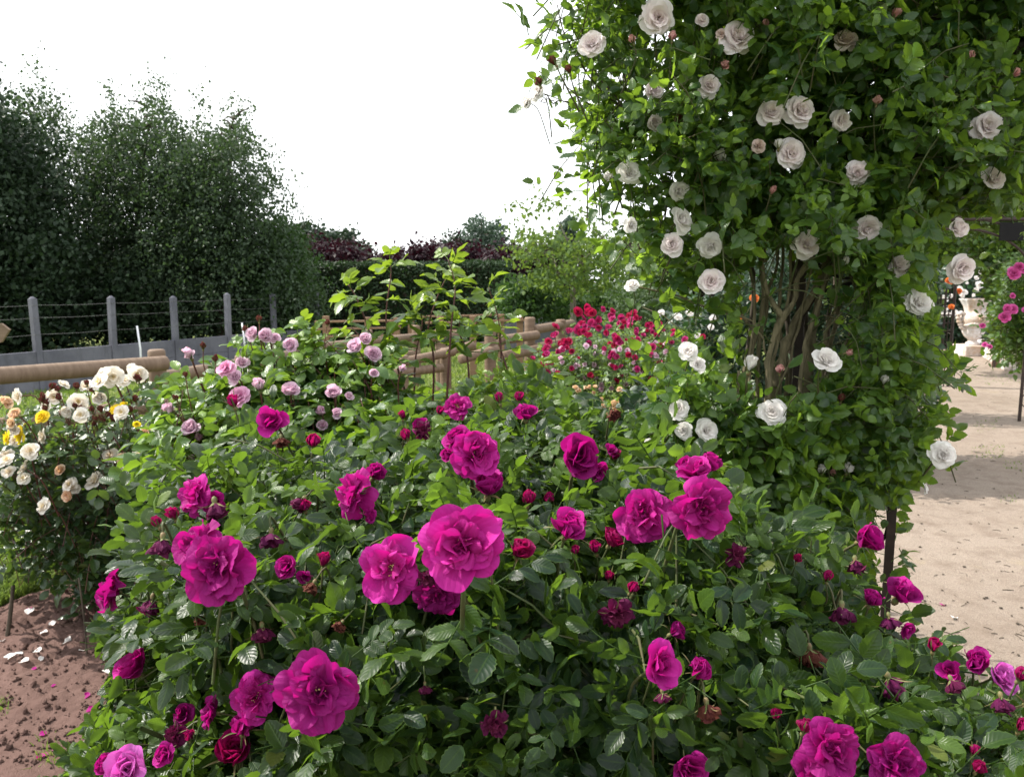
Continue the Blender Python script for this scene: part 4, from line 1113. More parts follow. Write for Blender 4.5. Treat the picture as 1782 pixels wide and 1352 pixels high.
# trellis panel standing on the sand further along
t = thing('trellis_panel', G(1640, 673), 'narrow dark iron trellis panel standing on the sand by the urn', 'trellis')
Yg = G(1640, 673)[1]
for px, w in ((1623, .034), (1632, .020), (1640, .026), (1647, .014), (1655, .036)):
    a = G(px, 673); a = P(px, 600, Yg); a[2] = 0
    m = MB(); strut(m, a, (a[0], a[1], 1.62), w); m.build('upright', M['iron'], t, smooth=False)
m = MB()
for z in (.45, .85, .97, 1.09, 1.21, 1.33, 1.6):
    strut(m, P(1622, 600, Yg) * [1, 1, 0] + [0, 0, z], P(1656, 600, Yg) * [1, 1, 0] + [0, 0, z], .014)
m.build('crossbars', M['iron'], t, smooth=False)
# picket panel at the right of the path
Yp = G(1750, 640)[1]
t = thing('picket_panel', G(1755, 640), 'low brown picket panel with iron uprights at the right of the sand', 'fence')
for px in (1733, 1753, 1773, 1800):
    a = P(px, 600, Yp - (px - 1733) * .008); a[2] = 0
    m = MB(); strut(m, a, (a[0], a[1], .85), .04); m.build('upright', M['iron'], t, smooth=False)
for i in range(26):
    px = 1730 + i * 3.6; a = P(px, 600, Yp + .05 - (px - 1733) * .008); a[2] = 0
    m = MB(); m.box((a[0], a[1], .14), (.026, .012, .28)); m.build('picket', M['board'], t, smooth=False)
# kerb wall and urn
m = MB(); a, b_ = G(1692, 611), G(1745, 645); dd = nrm(np.array([b_[0] - a[0], b_[1] - a[1], 0])); nn_ = np.array([-dd[1], dd[0], 0])
L = np.linalg.norm(b_ - a)
m.box(((a + b_) / 2) + [0, 0, .14] - nn_ * -.12, (L, .22, .28), np.array([dd, nn_, [0, 0, 1.0]]))
tag(m.build('kerb_wall', M['stone'], smooth=False, bevel=.02), 'low weathered stone kerb wall running from the urn along the path', 'kerb wall')
YU = 17.2; ppm = YU / FPX
base = P(1692, 600, YU); 
urn = thing('garden_urn', base, 'large pale weathered stone urn with handles on a low plinth', 'urn')
prof_px = [(24, 520), (24.2, 521.5), (22.5, 524), (18, 532), (16, 540), (15.6, 543), (18, 545.5), (21.5, 549), (23.2, 554), (23.0, 559), (21, 564), (18.5, 569), (17.5, 571), (17.8, 573), (16.8, 579), (13, 586), (8.5, 590), (7, 592), (7.4, 594), (11, 596.5), (12, 600), (0.1, 600.2)]
prof = [(a * ppm, base[2] + (600 - y) * ppm) for a, y in prof_px]
fl = [(.05 if y < 543 else (.03 if 571 < y < 589 else 0)) for a, y in prof_px]
m = MB(); m.lathe(prof[:11], (base[0], base[1], 0), 72, fl[:11]); m.build('body', M['stone'], urn)
m = MB(); m.lathe(prof[10:17], (base[0], base[1], 0), 72, fl[10:17]); o = m.build('bowl', M['stone'], urn)
m = MB(); m.lathe(prof[16:], (base[0], base[1], 0), 40); m.build('foot', M['stone'], urn)
m = MB(); m.lathe([(23.6 * ppm, prof[0][1] - .004), (15 * ppm, prof[0][1] - .06), (.01, prof[0][1] - .10)], (base[0], base[1], 0), 40); m.build('mouth', M['soil'], urn)
for s in (-1, 1):
    m = MB()
    hp = [(19, 547), (25, 544.5), (29, 549), (28, 557), (25, 563), (22, 569), (20, 571)]
    m.tube(curve_pts([P(1692, 600, YU) + np.array([s * a * ppm, -.02, (600 - y) * ppm]) for a, y in hp], 24), .045 * np.linspace(1, .8, 24), 8)
    for k in range(8):
        q = curve_pts([P(1692, 600, YU) + np.array([s * a * ppm, -.02, (600 - y) * ppm]) for a, y in hp], 8)[k]; m.lathe([(.001, -.05), (.05, -.02), (.055, .02), (.001, .05)], q, 8)
    m.build('handle', M['stone'], urn)
m = MB(); ringm(m, base + np.array([0, -23.4 * ppm, 46 * ppm]), 3.6 * ppm, (1, 0, 0), (0, 0, 1), .022); 
for a in np.linspace(-1.1, 1.1, 15):
    q = base + np.array([math.sin(a) * 22.5 * ppm, -math.cos(a) * 22.5 * ppm, (36 - 1.6 * math.cos(a * 6)) * ppm]); m.lathe([(.001, -.035), (.04, -.01), (.04, .012), (.001, .03)], q, 8)
m.build('relief', M['stone'], urn)
m = MB(); m.box((base[0], base[1], base[2] / 2), (.62, .62, base[2])); m.build('plinth', M['stone'], urn, smooth=False, bevel=.02)
# the small odds and ends on the soil
for (x0, y0, x1, y1, r, lab) in ((8, 1122, 23, 1018, .010, 'short brown stick pushed into the soil at the left edge'), (152, 1160, 137, 1005, .0045, 'thin bare twig standing in the soil below the white rose bush')):
    a = G(x0, y0); m = MB(); b_ = P(x1, y1, a[1] + .02); m.tube(curve_pts([a - [0, 0, .03], (a + b_) / 2 + [.006, 0, 0], b_], 8), np.linspace(r, r * .8, 8), 8); tag(m.build('stick', M['dark_bark']), lab, 'stick')
a = G(84, 1018, .03); b_ = G(106, 1013, .03); m = MB(); m.tube([a, b_], .016, 12); tag(m.build('plant_label', plain_mat('terracotta', (.45, .26, .19), (.52, .34, .26), 20)), 'small terracotta tube lying at the edge of the grass', 'plant label')

def fallen(pts, mat, label, group, name='fallen_petal', sz=.03, ground=None):
    mm = []
    for i in range(4):
        V, uv = petal(np.random.default_rng(300 + i), .032, .034, 80, 98, .3, .15, 6, 6)
        V = V - V.mean(0)
        mm.append(mesh_np(name, V, grid_faces(6, 6), uv, {'tint': np.zeros(len(V))}, [mat]))
    rng = np.random.default_rng(len(pts))
    for i, (px, py, s) in enumerate(pts):
        p = G(px, py, .02)
        o = link(name, mm[i % 4], None, (p[0], p[1], (soil_z(p[0], p[1]) if ground is None else ground) + .006))
        o.rotation_euler = (rng.normal(0, .3), rng.normal(0, .3), rng.random() * 6.28)
        sc = 1.02 * s * p[1] / FPX / .032; o.scale = (sc,) * 3
        tag(o, label, 'petal', group)
fallen([(52, 1072, 16), (92, 1095, 14), (78, 1112, 13), (117, 1124, 19), (65, 1142, 15), (20, 1157, 20), (33, 1150, 14), (42, 1167, 17), (190, 1181, 20), (229, 1111, 14), (230, 1121, 14), (157, 1105, 12), (142, 1138, 11), (170, 1139, 10), (205, 1128, 12), (72, 1157, 9), (210, 1109, 12), (5, 1124, 9)],
       WHITEP, 'white rose petal fallen on the brown soil of the bed', 'white petals fallen on the soil')
fallen([(196, 1137, 12), (50, 1065, 9), (93, 1200, 8), (152, 1217, 13), (75, 1284, 12), (75, 1320, 18), (100, 1310, 18), (158, 1244, 13), (220, 1142, 13), (234, 1130, 10), (60, 1176, 8)],
       MAG, 'magenta rose petal fallen on the brown soil of the bed', 'magenta petals fallen on the soil')
fallen([(1640, 1049, 11)], MAG, 'single magenta petal lying on the pale sand', None, ground=.008)
fallen([(1660, 1071, 12)], WHITEP, 'single white petal lying on the pale sand', None, ground=.008)
# twigs and dry leaves on the sand
rngs = np.random.default_rng(12); m = MB()
for (a, b_) in sample_poly(rngs, [(1570, 880), (1620, 700), (1782, 640), (1800, 1160), (1600, 1130)], 170):
    p = G(a, b_, .010); th = rngs.random() * 6.28; L = rngs.uniform(.006, .03)
    if rngs.random() < .6:
        dv = np.array([math.cos(th), math.sin(th), .05]) * L; m.tube([p - dv, p + dv * .2 + [0, 0, .002], p + dv], rngs.uniform(.0008, .0022), 4)
    else:
        m.lathe([(.0005, 0), (L * .35, .002), (L * .3, .005), (.0005, .007)], p, 6)
tag(m.build('leaf_litter', M['dark_bark']), 'tiny twigs and dry leaf scraps scattered over the sand', 'litter', kind='stuff')
#__PART4__
# ------------------------------------------------------------------ white climbing rose over the near arch
root = thing('climbing_rose', (P(1330, 900, 2.5)[0], 2.5, 0), 'big climbing rose with blush white blooms smothering the near arch', 'climbing rose')
b = Bush(root, 'climber', M['climber_leaf'], M['young_stem'], 101)
CL = [(1030, 78, 48, -.2, .2), (1145, 32, 62, 0, -.2), (1282, 68, 62, .1, .2), (1220, 38, 24, 0, .1, 'roseb'), (1137, 160, 32, 0, -.1, 'roseb'), (1138, 213, 30, .1, -.3, 'roseb'),
      (1233, 150, 40, .1, .1), (936, 162, 30, -.7, .2, 'rosew'), (1342, 198, 50, -.1, .1), (1391, 195, 56, .1, .1), (1463, 210, 38, .3, 0), (1376, 268, 54, .1, .1), (1492, 303, 50, 0, .1),
      (1716, 222, 52, -.1, .1), (1728, 312, 42, .2, .1), (1095, 302, 44, .1, .1, 'rosew'), (1181, 332, 38, .4, -.5, 'rosew'), (1186, 384, 48, .5, .1, 'rosew'), (1170, 426, 44, -.2, .1),
      (1236, 428, 48, 0, -.6, 'rosew'), (1237, 491, 48, -.1, .2), (1100, 497, 28, -.3, .6, 'rosew'), (1402, 426, 50, 0, .1), (1508, 398, 50, 0, -.5, 'rose'), (1662, 398, 36, .3, 0, 'roseb'),
      (1563, 463, 44, .1, .1), (1671, 467, 52, .2, -.3), (1597, 528, 54, .1, .3, 'rosew'), (1436, 627, 54, .1, .6, 'rosew'), (1343, 717, 52, -.2, .3, 'rosew'), (1181, 712, 40, -.2, .3, 'rosew'),
      (1190, 750, 34, -.3, .1, 'rosew'), (1229, 749, 46, .2, .1, 'rosew'), (1198, 612, 36, -.2, .3, 'rosew'), (1215, 635, 30, .2, .3, 'rosew'), (1640, 792, 52, -.1, .1, 'rosew'), (1471, 72, 44, 0, .5, 'fade'),
      (1097, 392, 30, .5, -.1, 'rosew'), (918, 178, 26, -.8, .1, 'rosew'), (1320, 255, 26, .2, .1, 'fade'), (1385, 262, 20, .4, .2, 'fade'), (1130, 770, 18, -.2, .6, 'rosew'), (1255, 60, 20, 0, .3, 'fade'), (1610, 850, 20, .8, .2, 'rosew')]
for e in CL:
    x, y, s, fx, fy = e[:5]; k = e[5] if len(e) > 5 else 'rose'
    bloom(b, k, x, y, s * .97, fx, fy, Y=2.22 if y < 560 else 2.12, stem=.10)
for (x, y, s, k, fx, fy) in [(1254, 268, 24, 'wbud', -.2, .8), (1307, 630, 24, 'wbud', .1, .9), (1332, 40, 12, 'pbud', -.2, .9), (1560, 20, 15, 'pbud', .2, .9), (1527, 172, 14, 'pbud', 0, .9), (1690, 95, 13, 'pbud', .1, .9), (1770, 125, 14, 'pbud', .6, .6),
          (1355, 248, 15, 'wbud', -.1, .9), (1473, 451, 15, 'wbud', .1, .8), (1357, 640, 15, 'pbud', -.1, .9), (1430, 815, 15, 'wbud', -.1, .9), (1479, 812, 18, 'wbud', .3, .9), (1450, 822, 12, 'pbud', 0, .9), (1262, 113, 14, 'pbud', 0, -.8),
          (1100, 66, 13, 'pbud', -.3, .8), (1345, 330, 13, 'pbud', .2, .8), (960, 103, 16, 'tinybud', -.6, .7), (937, 140, 15, 'tinybud', -.3, .95), (1058, 308, 18, 'wbud', -.5, -.2), (1480, 613, 12, 'pbud', .9, .2), (1540, 660, 14, 'wbud', 0, .9), (1170, 60, 14, 'pbud', 0, .9), (1465, 690, 14, 'tinybud', 0, .9), (988, 118, 14, 'tinybud', -.4, .8), (1185, 205, 14, 'tinybud', 0, .9)]:
    bloom(b, k, x, y, s * .95, fx, fy, Y=2.2, stem=.09)
# canes
def canes(b, items, mat, name='cane', dY=0.0):
    for pts, r0, r1, Y in items:
        m = MB()
        q = curve_pts([P(p[0], p[1], Y + (p[2] if len(p) > 2 else 0)) for p in pts], 26)
        q = q + np.stack([np.interp(np.arange(26), np.arange(0, 26, 2.5), b.rng.normal(0, .005, 11)) for _ in range(3)], -1)
        rr = np.linspace(r0, r1, 26) * .78 * (1 + .13 * b.rng.normal(0, 1, 26).clip(-1, 2)) * (1 + .10 * np.sin(np.arange(26) * 1.7) + .06 * np.sin(np.arange(26) * 3.1))
        m.tube(q, rr, 9); m.build(name, mat, b.root)
canes(b, [([(1312, 960), (1335, 681), (1342, 622), (1358, 565), (1363, 549), (1381, 526), (1389, 495), (1397, 472), (1430, 400), (1440, 250)], .014, .008, 2.34),
          ([(1363, 549), (1345, 526), (1333, 495), (1331, 459), (1332, 435), (1345, 330), (1330, 200)], .010, .006, 2.34),
          ([(1345, 950), (1348, 676), (1361, 632), (1371, 598), (1381, 573), (1402, 539), (1420, 497), (1440, 440), (1480, 330), (1500, 200)], .022, .010, 2.42),
          ([(1390, 960), (1405, 640), (1412, 583), (1420, 547), (1430, 510), (1445, 460), (1490, 380), (1560, 290), (1700, 250)], .020, .009, 2.50),
          ([(1290, 930), (1293, 692), (1309, 609), (1317, 580), (1324, 552), (1328, 505), (1322, 453), (1322, 389), (1318, 250), (1325, 60)], .012, .007, 2.45),
          ([(1316, 578), (1291, 557), (1273, 547), (1200, 520), (1110, 500)], .007, .003, 2.40),
          ([(1330, 960), (1322, 643), (1331, 544), (1350, 440), (1360, 300)], .009, .006, 2.50),
          ([(1300, 990), (1318, 880), (1345, 820), (1400, 780), (1480, 750)], .016, .006, 2.30),
          ([(1285, 1000), (1302, 880), (1310, 820), (1290, 740), (1285, 640)], .014, .006, 2.30),
          ([(1430, 950), (1445, 640), (1460, 540), (1500, 440), (1560, 330)], .011, .007, 2.55),
          ([(1480, 900), (1488, 640), (1496, 540), (1480, 480)], .007, .004, 2.45),
          ([(1488, 620), (1510, 580), (1530, 500)], .006, .004, 2.45),
          ([(1320, 960), (1338, 690), (1352, 600), (1372, 520), (1378, 430), (1400, 300)], .008, .005, 2.38), ([(1370, 960), (1372, 690), (1366, 600), (1355, 520), (1362, 430), (1340, 280)], .009, .005, 2.47),
          ([(1400, 960), (1395, 660), (1402, 600), (1432, 520), (1462, 440), (1520, 330)], .010, .006, 2.36), ([(1420, 960), (1428, 640), (1445, 560), (1470, 470), (1540, 380)], .008, .005, 2.44),
          ([(1350, 700), (1365, 640), (1392, 560), (1408, 470), (1420, 380)], .006, .004, 2.40), ([(1310, 700), (1306, 620), (1312, 540), (1300, 440), (1280, 330)], .007, .004, 2.40),
          ([(1340, 660), (1330, 600), (1300, 560), (1240, 540)], .005, .002, 2.36), ([(1455, 660), (1468, 600), (1500, 560), (1540, 540)], .006, .003, 2.42)], M['bark'])
canes(b, [([(1445, 262), (1330, 250), (1200, 245), (1120, 225), (1080, 190), (1060, 150)], .017, .005, 2.5), ([(1420, 268), (1560, 266), (1680, 250), (1830, 240)], .018, .012, 2.55),
          ([(1120, 225), (1100, 270), (1085, 278)], .006, .003, 2.48), ([(1570, 430), (1640, 373), (1720, 325), (1830, 290)], .017, .010, 2.55), ([(1400, 640), (1398, 500), (1390, 400), (1380, 260)], .013, .010, 2.62),
          ([(1080, 190), (1020, 130), (985, 60), (965, 10)], .004, .002, 2.35), ([(1100, 210), (1040, 190), (985, 150)], .004, .002, 2.4), ([(990, 178), (960, 176), (942, 160), (937, 145)], .0022, .0012, 2.25), ([(960, 176), (935, 172)], .0018, .001, 2.25),
          ([(1100, 240), (1060, 160), (1010, 80), (990, 40)], .004, .0015, 2.3)], M['dark_bark'])
# trunks deep inside, their shade put into the darker bark colour
canes(b, [([(1360, 960), (1370, 640), (1378, 480), (1370, 340)], .013, .010, 2.75), ([(1450, 960), (1440, 640), (1455, 480), (1470, 360)], .010, .008, 2.75), ([(1300, 640), (1310, 500), (1300, 380)], .010, .008, 2.8)], M['dark_bark'])
CAN = [(1010, -260), (1005, 15), (1010, 70), (1015, 110), (1025, 150), (1020, 240), (1040, 270), (1085, 290), (1115, 340), (1130, 380), (1150, 420), (1200, 430), (1260, 430), (1320, 440), (1400, 420), (1480, 440), (1560, 480), (1650, 460), (1640, 400), (1680, 350), (1800, 322), (1900, 300), (1900, -260)]
dcan = lambda px, py: 2.16 + 0.14 * np.sin(px * .012) * np.cos(py * .015) + 0.22 * np.clip((1150 - px) / 250, 0, 1) ** 2
kw = dict(length=.17, k=6, ls=.74, young=.65, spread=(80, 40), upmix=.40, noise=.5)
b.patch([(945, -260), (945, 60), (1000, 290), (1100, 400), (1250, 430), (1250, -260)], lambda a, c: dcan(a, c) + .35, 50, thick=.35, axis=(0, -.2, .5), jit=.8, wpow=0, **kw)
b.patch([(980, 15), (1010, 10), (1045, 290), (1020, 290), (1008, 190), (990, 110)], const(2.4), 14, thick=.3, axis=(-.3, -.2, .4), jit=.5, wpow=0, **{**kw, 'young': .9})
b.patch(CAN, dcan, 860, thick=.28, axis=(-.1, -.75, .35), jit=.55, wpow=0, **kw)
b.patch([(1180, -260), (1180, 430), (1480, 440), (1650, 460), (1900, 320), (1900, -260)], lambda a, c: dcan(a, c) + .35, 460, thick=.35, axis=(0, -.2, .5), jit=.8, wpow=0, **kw)
b.patch([(1090, 380), (1310, 400), (1320, 470), (1300, 560), (1230, 640), (1160, 660), (1130, 620), (1190, 540), (1120, 490)], const(2.2), 30, thick=.35, axis=(-.3, -.5, .4), jit=.5, wpow=0, **{**kw, 'young': .9})
COLM = [(1470, 400), (1640, 400), (1600, 490), (1620, 580), (1675, 600), (1670, 650), (1590, 690), (1632, 720), (1605, 760), (1615, 800), (1590, 850), (1550, 880), (1470, 910), (1390, 880), (1430, 700), (1450, 600), (1460, 480)]
b.patch(COLM, const(2.14), 240, thick=.45, axis=(.1, -.7, .35), jit=.5, wpow=0, **kw)
b.patch([(1165, 640), (1300, 690), (1440, 690), (1480, 880), (1440, 930), (1290, 880), (1210, 810), (1165, 740)], const(2.1), 150, thick=.4, axis=(-.1, -.6, .5), jit=.5, wpow=0, **{**kw, 'young': .8, 'ls': .9})
b.patch([(1300, 850), (1540, 850), (1540, 960), (1300, 950)], const(2.2), 50, thick=.4, axis=(0, -.6, .5), jit=.5, wpow=0, **kw)
b.gaps.append(([(1285, 480), (1310, 445), (1350, 425), (1470, 445), (1490, 500), (1478, 560), (1460, 640), (1410, 690), (1310, 695), (1285, 600)], .90))
b.gaps.append(([(1465, 470), (1530, 490), (1535, 640), (1450, 650)], .55))
b.gaps.append(([(900, -50), (1180, -50), (1200, 440), (900, 440)], .34))
b.gaps.append(([(1080, 500), (1280, 560), (1200, 640), (1080, 700)], .5))
b.gaps.append(([(1632, 400), (1660, 374), (1850, 366), (1850, 900), (1700, 900), (1700, 640), (1640, 560), (1625, 500)], .93))
b.gaps.append(([(1655, 510), (1730, 510), (1730, 590), (1660, 590)], 1.0))
b.gaps.append(([(1520, 880), (1570, 880), (1570, 1120), (1520, 1120)], .95))
b.finish()

# ------------------------------------------------------------------ magenta rose bush in front
root = thing('rose_bush', (0.05, 1.6, 0), 'large rose bush in front with big magenta blooms and wrinkled dark leaves', 'rose bush')
b = Bush(root, 'rugosa', M['rugosa_leaf'], M['young_stem'], 202)
RUG = [('full', 805, 948, 152, .03, .12), ('open', 680, 988, 118, -.12, .22), ('full', 378, 988, 128, .02, .02), ('open', 343, 948, 92, -.45, .6), ('full', 556, 1203, 142, .18, .12), ('open', 1121, 893, 98, -.1, .2),
       ('full', 1220, 884, 116, .2, -.05), ('half', 1212, 828, 62, -.2, .9), ('full', 829, 788, 88, .25, .15), ('half', 1005, 798, 74, .1, .3), ('open', 616, 858, 92, -.55, .35), ('cup', 655, 822, 40, .5, .75),
       ('open', 340, 862, 74, -.6, .3), ('half', 372, 872, 42, .4, -.2), ('open', 197, 1030, 74, -.75, .3), ('half', 241, 1167, 66, -.5, .8), ('open', 370, 1240, 64, -.85, .2), ('full', 445, 1213, 88, .1, .3),
       ('full', 762, 1036, 84, -.2, -.25), ('half', 476, 735, 54, -.1, .3), ('open', 797, 708, 50, .1, .55), ('half', 800, 765, 50, -.4, .5), ('cup', 850, 846, 54, .1, .9), ('cup', 989, 916, 66, .2, .8), ('redcup', 408, 1306, 64, .1, .7),
       ('full', 1448, 1302, 112, .25, .3), ('open', 1428, 1345, 116, -.1, .45), ('full', 1560, 1330, 108, .05, .35), ('lav', 222, 1338, 80, .1, .4), ('half', 1500, 941, 58, .45, .45), ('cup', 1572, 1030, 58, .35, .8), ('half', 1143, 1158, 84, .45, .5),
       ('cup', 1217, 1163, 46, .35, .8), ('cup', 1176, 1098, 34, .7, .6), ('cup', 1697, 1150, 48, -.2, .8), ('lav', 1735, 1178, 58, .4, .5), ('half', 1790, 1225, 50, .2, .4), ('half', 1652, 1168, 42, -.4, .4), ('redcup', 905, 957, 46, .3, .85), ('redcup', 1066, 938, 42, .4, .85),
       ('cup', 915, 718, 38, 0, .9), ('cup', 423, 1263, 48, .2, .9), ('half', 318, 1245, 42, .3, .7), ('half', 1195, 1335, 64, .2, .3), ('cup', 1517, 1043, 36, .2, .9), ('half', 1575, 1093, 34, .5, -.2), ('half', 503, 988, 38, -.2, .5), ('cup', 642, 898, 26, .6, .4), ('half', 530, 1000, 30, .2, -.4),
       ('half', 290, 1310, 44, -.3, .4), ('cup', 185, 1330, 44, -.3, .7), ('half', 735, 745, 30, -.2, .5), ('cup', 1195, 808, 36, -.3, .9), ('cup', 1236, 808, 40, .3, .9), ('cup', 778, 790, 26, -.7, .2), ('half', 1062, 786, 28, .4, .6), ('half', 1035, 815, 36, .5, -.4)]
RD = idw([(805, 948, .98), (680, 988, 1.1), (378, 985, 1.10), (556, 1203, .95), (1121, 893, 1.38), (1220, 884, 1.20), (829, 788, 1.55), (1005, 798, 1.75), (618, 858, 1.45), (345, 865, 1.65), (200, 1030, 1.65), (241, 1167, 1.45), (445, 1213, 1.12),
          (476, 735, 2.2), (797, 708, 2.3), (915, 715, 2.3), (1440, 1310, .92), (1560, 1330, .92), (222, 1340, 1.1), (1500, 941, 1.55), (1572, 1030, 1.4), (1144, 1160, 1.0), (1700, 1150, 1.25), (700, 1300, .98), (900, 1250, 1.0), (1100, 1300, .98), (1250, 1050, 1.25), (1300, 1250, 1.05), (1400, 1050, 1.35), (1650, 1250, 1.1), (60, 1345, 1.35), (620, 730, 2.2), (1100, 780, 2.1)])
for k, x, y, s, fx, fy in RUG:
    bloom(b, k, x, y, s, fx, fy, Y=min(max(BK[k][1] * FPX / s, .80), float(RD(x, y)) + .01))
for k, x, y, s, fx, fy in [('bud', 903, 688, 16, 0, .95), ('bud', 868, 690, 16, -.2, .95), ('bud', 545, 762, 24, .1, .95), ('bud', 920, 862, 24, .1, .98), ('bud', 862, 905, 18, .3, .9), ('bud', 1035, 950, 20, -.2, .9), ('bud', 1103, 1018, 22, .4, .9), ('bud', 565, 970, 24, .2, .95), ('bud', 1070, 788, 20, .2, .95), ('bud', 705, 755, 18, -.3, .9),
                           ('bud', 1402, 1258, 26, .2, .95), ('bud', 1626, 1118, 24, 0, .95), ('bud', 1440, 1000, 18, 0, .95), ('bud', 1697, 1303, 18, .2, .95), ('bud', 1706, 1330, 24, .3, .9), ('bud', 403, 695, 20, -.2, .9), ('bud', 300, 890, 22, -.2, .9), ('bud', 955, 865, 18, .3, .9), ('bud', 528, 875, 22, -.1, .9), ('bud', 1000, 955, 16, 0, .9),
                           ('bud', 1780, 1170, 24, .3, .9), ('bud', 1060, 1000, 16, 0, .9), ('bud', 1390, 968, 16, .2, .9), ('bud', 270, 905, 18, -.4, .9), ('bud', 1350, 1240, 20, -.2, .9), ('bud', 1780, 1260, 22, .2, .9), ('bud', 330, 1275, 22, .1, .95), ('bud', 700, 720, 14, 0, .9), ('bud', 765, 712, 14, 0, .9),
                           ('droop', 283, 950, 40, .1, -.95), ('droop', 472, 942, 44, .1, -.95), ('droop', 262, 1055, 40, -.1, -.95), ('droop', 457, 1105, 44, .2, -.9), ('shag', 1072, 1070, 60, .2, -.3), ('shag', 1281, 965, 42, .1, .3), ('droop', 1465, 1072, 50, -.1, -.95), ('brown', 1412, 1145, 46, .1, -.95), ('shag', 860, 1260, 56, 0, -.4), ('brown', 1232, 1240, 46, .1, -.95),
                           ('droop', 1553, 1192, 44, .4, -.9), ('droop', 1548, 1085, 36, 0, -.95), ('brown', 540, 1025, 36, -.4, -.8), ('droop', 375, 888, 42, .2, -.95), ('droop', 520, 878, 36, -.5, -.7), ('shag', 303, 1278, 46, -.2, .3), ('shag', 735, 748, 34, .1, .3), ('droop', 1660, 1195, 38, .2, -.9), ('brown', 590, 1090, 26, -.4, -.6), ('droop', 1745, 1225, 36, 0, -.9), ('droop', 1155, 1215, 30, .2, -.95), ('brown', 350, 1080, 26, -.3, -.5), ('brown', 490, 770, 28, .2, -.9), ('droop', 1490, 985, 34, 0, -.9), ('brown', 1070, 722, 24, .1, -.5), ('droop', 740, 1200, 26, .1, -.9), ('shag', 745, 1005, 40, .2, -.4)]:
    bloom(b, k, x, y, s, fx, fy, Y=float(RD(x, y)) - .02, stem=.12)
RP = [(250, 905), (300, 830), (290, 780), (320, 810), (400, 815), (440, 740), (490, 735), (540, 800), (640, 790), (720, 740), (800, 700), (900, 690), (1000, 720), (1060, 740), (1150, 790), (1230, 860), (1290, 900), (1350, 905), (1460, 950), (1510, 1030), (1550, 1105), (1610, 1165), (1640, 1195), (1720, 1200), (1790, 1225), (1850, 1420), (100, 1420), (90, 1345), (150, 1320), (180, 1240), (230, 1200), (215, 1140), (180, 1080), (220, 1030), (240, 980)]
kw = dict(length=.15, k=5, ls=1.02, young=.55, spread=(85, 45), upmix=.40, noise=.45, stem_r=.0026)
b.patch(RP, lambda a, c: RD(a, c) + .03, 560, thick=.16, axis=(-.1, -.25, .9), jit=.45, wpow=2, **kw)
b.patch(RP, lambda a, c: RD(a, c) + .22, 400, thick=.30, axis=(0, -.1, .8), jit=.6, wpow=2, **{**kw, 'young': .2})
b.patch([(200, 1050), (420, 1000), (420, 1400), (100, 1400), (160, 1290)], lambda a, c: RD(a, c) + .02, 40, thick=.2, axis=(-.6, -.3, .5), jit=.4, wpow=0, **kw)
b.patch([(550, 1060), (1500, 1050), (1790, 1250), (1850, 1420), (450, 1420)], lambda a, c: RD(a, c) + .0, 110, thick=.10, axis=(0, -.75, .35), jit=.45, wpow=0, **{**kw, 'young': .15})
b.gaps.append(([(-50, 1000), (150, 1000), (165, 1100), (200, 1170), (150, 1250), (60, 1320), (-50, 1352)], 1.0))
b.gaps.append(([(1520, 880), (1572, 880), (1568, 1100), (1524, 1100)], .92))
b.gaps.append(([(1570, 880), (1800, 880), (1800, 1140), (1690, 1130), (1610, 1060), (1570, 1010)], 1.0))
rng = b.rng
for i in range(46):                                  # woody canes rising from the root stock
    a = rng.random() * 6.28; x0, y0 = .12 + rng.normal(0, .22), 1.75 + rng.normal(0, .20)
    x1, y1 = x0 + rng.normal(0, .45), y0 + rng.normal(-.15, .42)
    zt = rng.uniform(.85, 1.12) - .25 * max(0, abs(x1) - .55) - .35 * max(0, 1.2 - y1)
    if y1 < .95: continue
    b.stems.tube(curve_pts([(x0, y0, 0), (x0 + (x1 - x0) * .35, y0 + (y1 - y0) * .35, zt * .55), (x1, y1, zt)], 10), np.linspace(.008, .004, 10), 6, cap=False)
b.finish()

# ------------------------------------------------------------------ pale pink rose bush
root = thing('rose_bush', (-.75, 2.9, 0), 'rose bush with small pale pink cupped blooms beside the timber post', 'rose bush')
b = Bush(root, 'pink', M['pink_leaf'], M['red_stem'], 303)
for e in [(442, 582, 27, -.3, .3), (463, 586, 28, 0, .2), (478, 590, 22, .4, .3), (505, 603, 28, .1, .4), (394, 642, 38, -.3, .4, 'pinks'), (421, 632, 26, .2, .4), (411, 657, 28, 0, .1), (417, 691, 44, -.1, .35, 'pinks'), (450, 667, 22, 0, .8, 'pinkbud'),
          (505, 684, 34, .1, .7), (334, 747, 40, -.1, .6), (346, 760, 18, .2, .4, 'pinkbud'), (580, 686, 32, .1, .5), (327, 612, 22, -.1, .7, 'pinkbud'), (353, 600, 12, .1, .9, 'tinybud'), (620, 606, 36, -.3, .4), (650, 618, 32, .2, .2), (636, 592, 24, 0, .5), (558, 715, 18, 0, .6, 'pinkbud'), (586, 720, 22, .2, .4),
          (333, 795, 14, .1, .7, 'pinkbud'), (290, 708, 20, -.4, .5, 'pinkbud'), (450, 552, 12, 0, .95, 'tinybud'), (425, 570, 12, -.3, .9, 'tinybud'), (375, 622, 12, .1, .95, 'tinybud'), (562, 742, 22, .1, .5, 'pink'), (526, 748, 14, 0, .7, 'pinkbud'), (607, 690, 18, .3, .5), (650, 650, 18, .3, .3), (322, 650, 11, 0, .9, 'tinybud'), (305, 690, 12, -.3, .9, 'tinybud'), (700, 640, 14, .3, .6, 'pinkbud'), (570, 560, 10, .2, .95, 'tinybud')]:
    x, y, s, fx, fy = e[:5]; k = e[5] if len(e) > 5 else 'pink'
    bloom(b, k, x, y, s * .92, fx, fy, Y=2.65 + (.2 if y < 640 else 0), stem=.16)
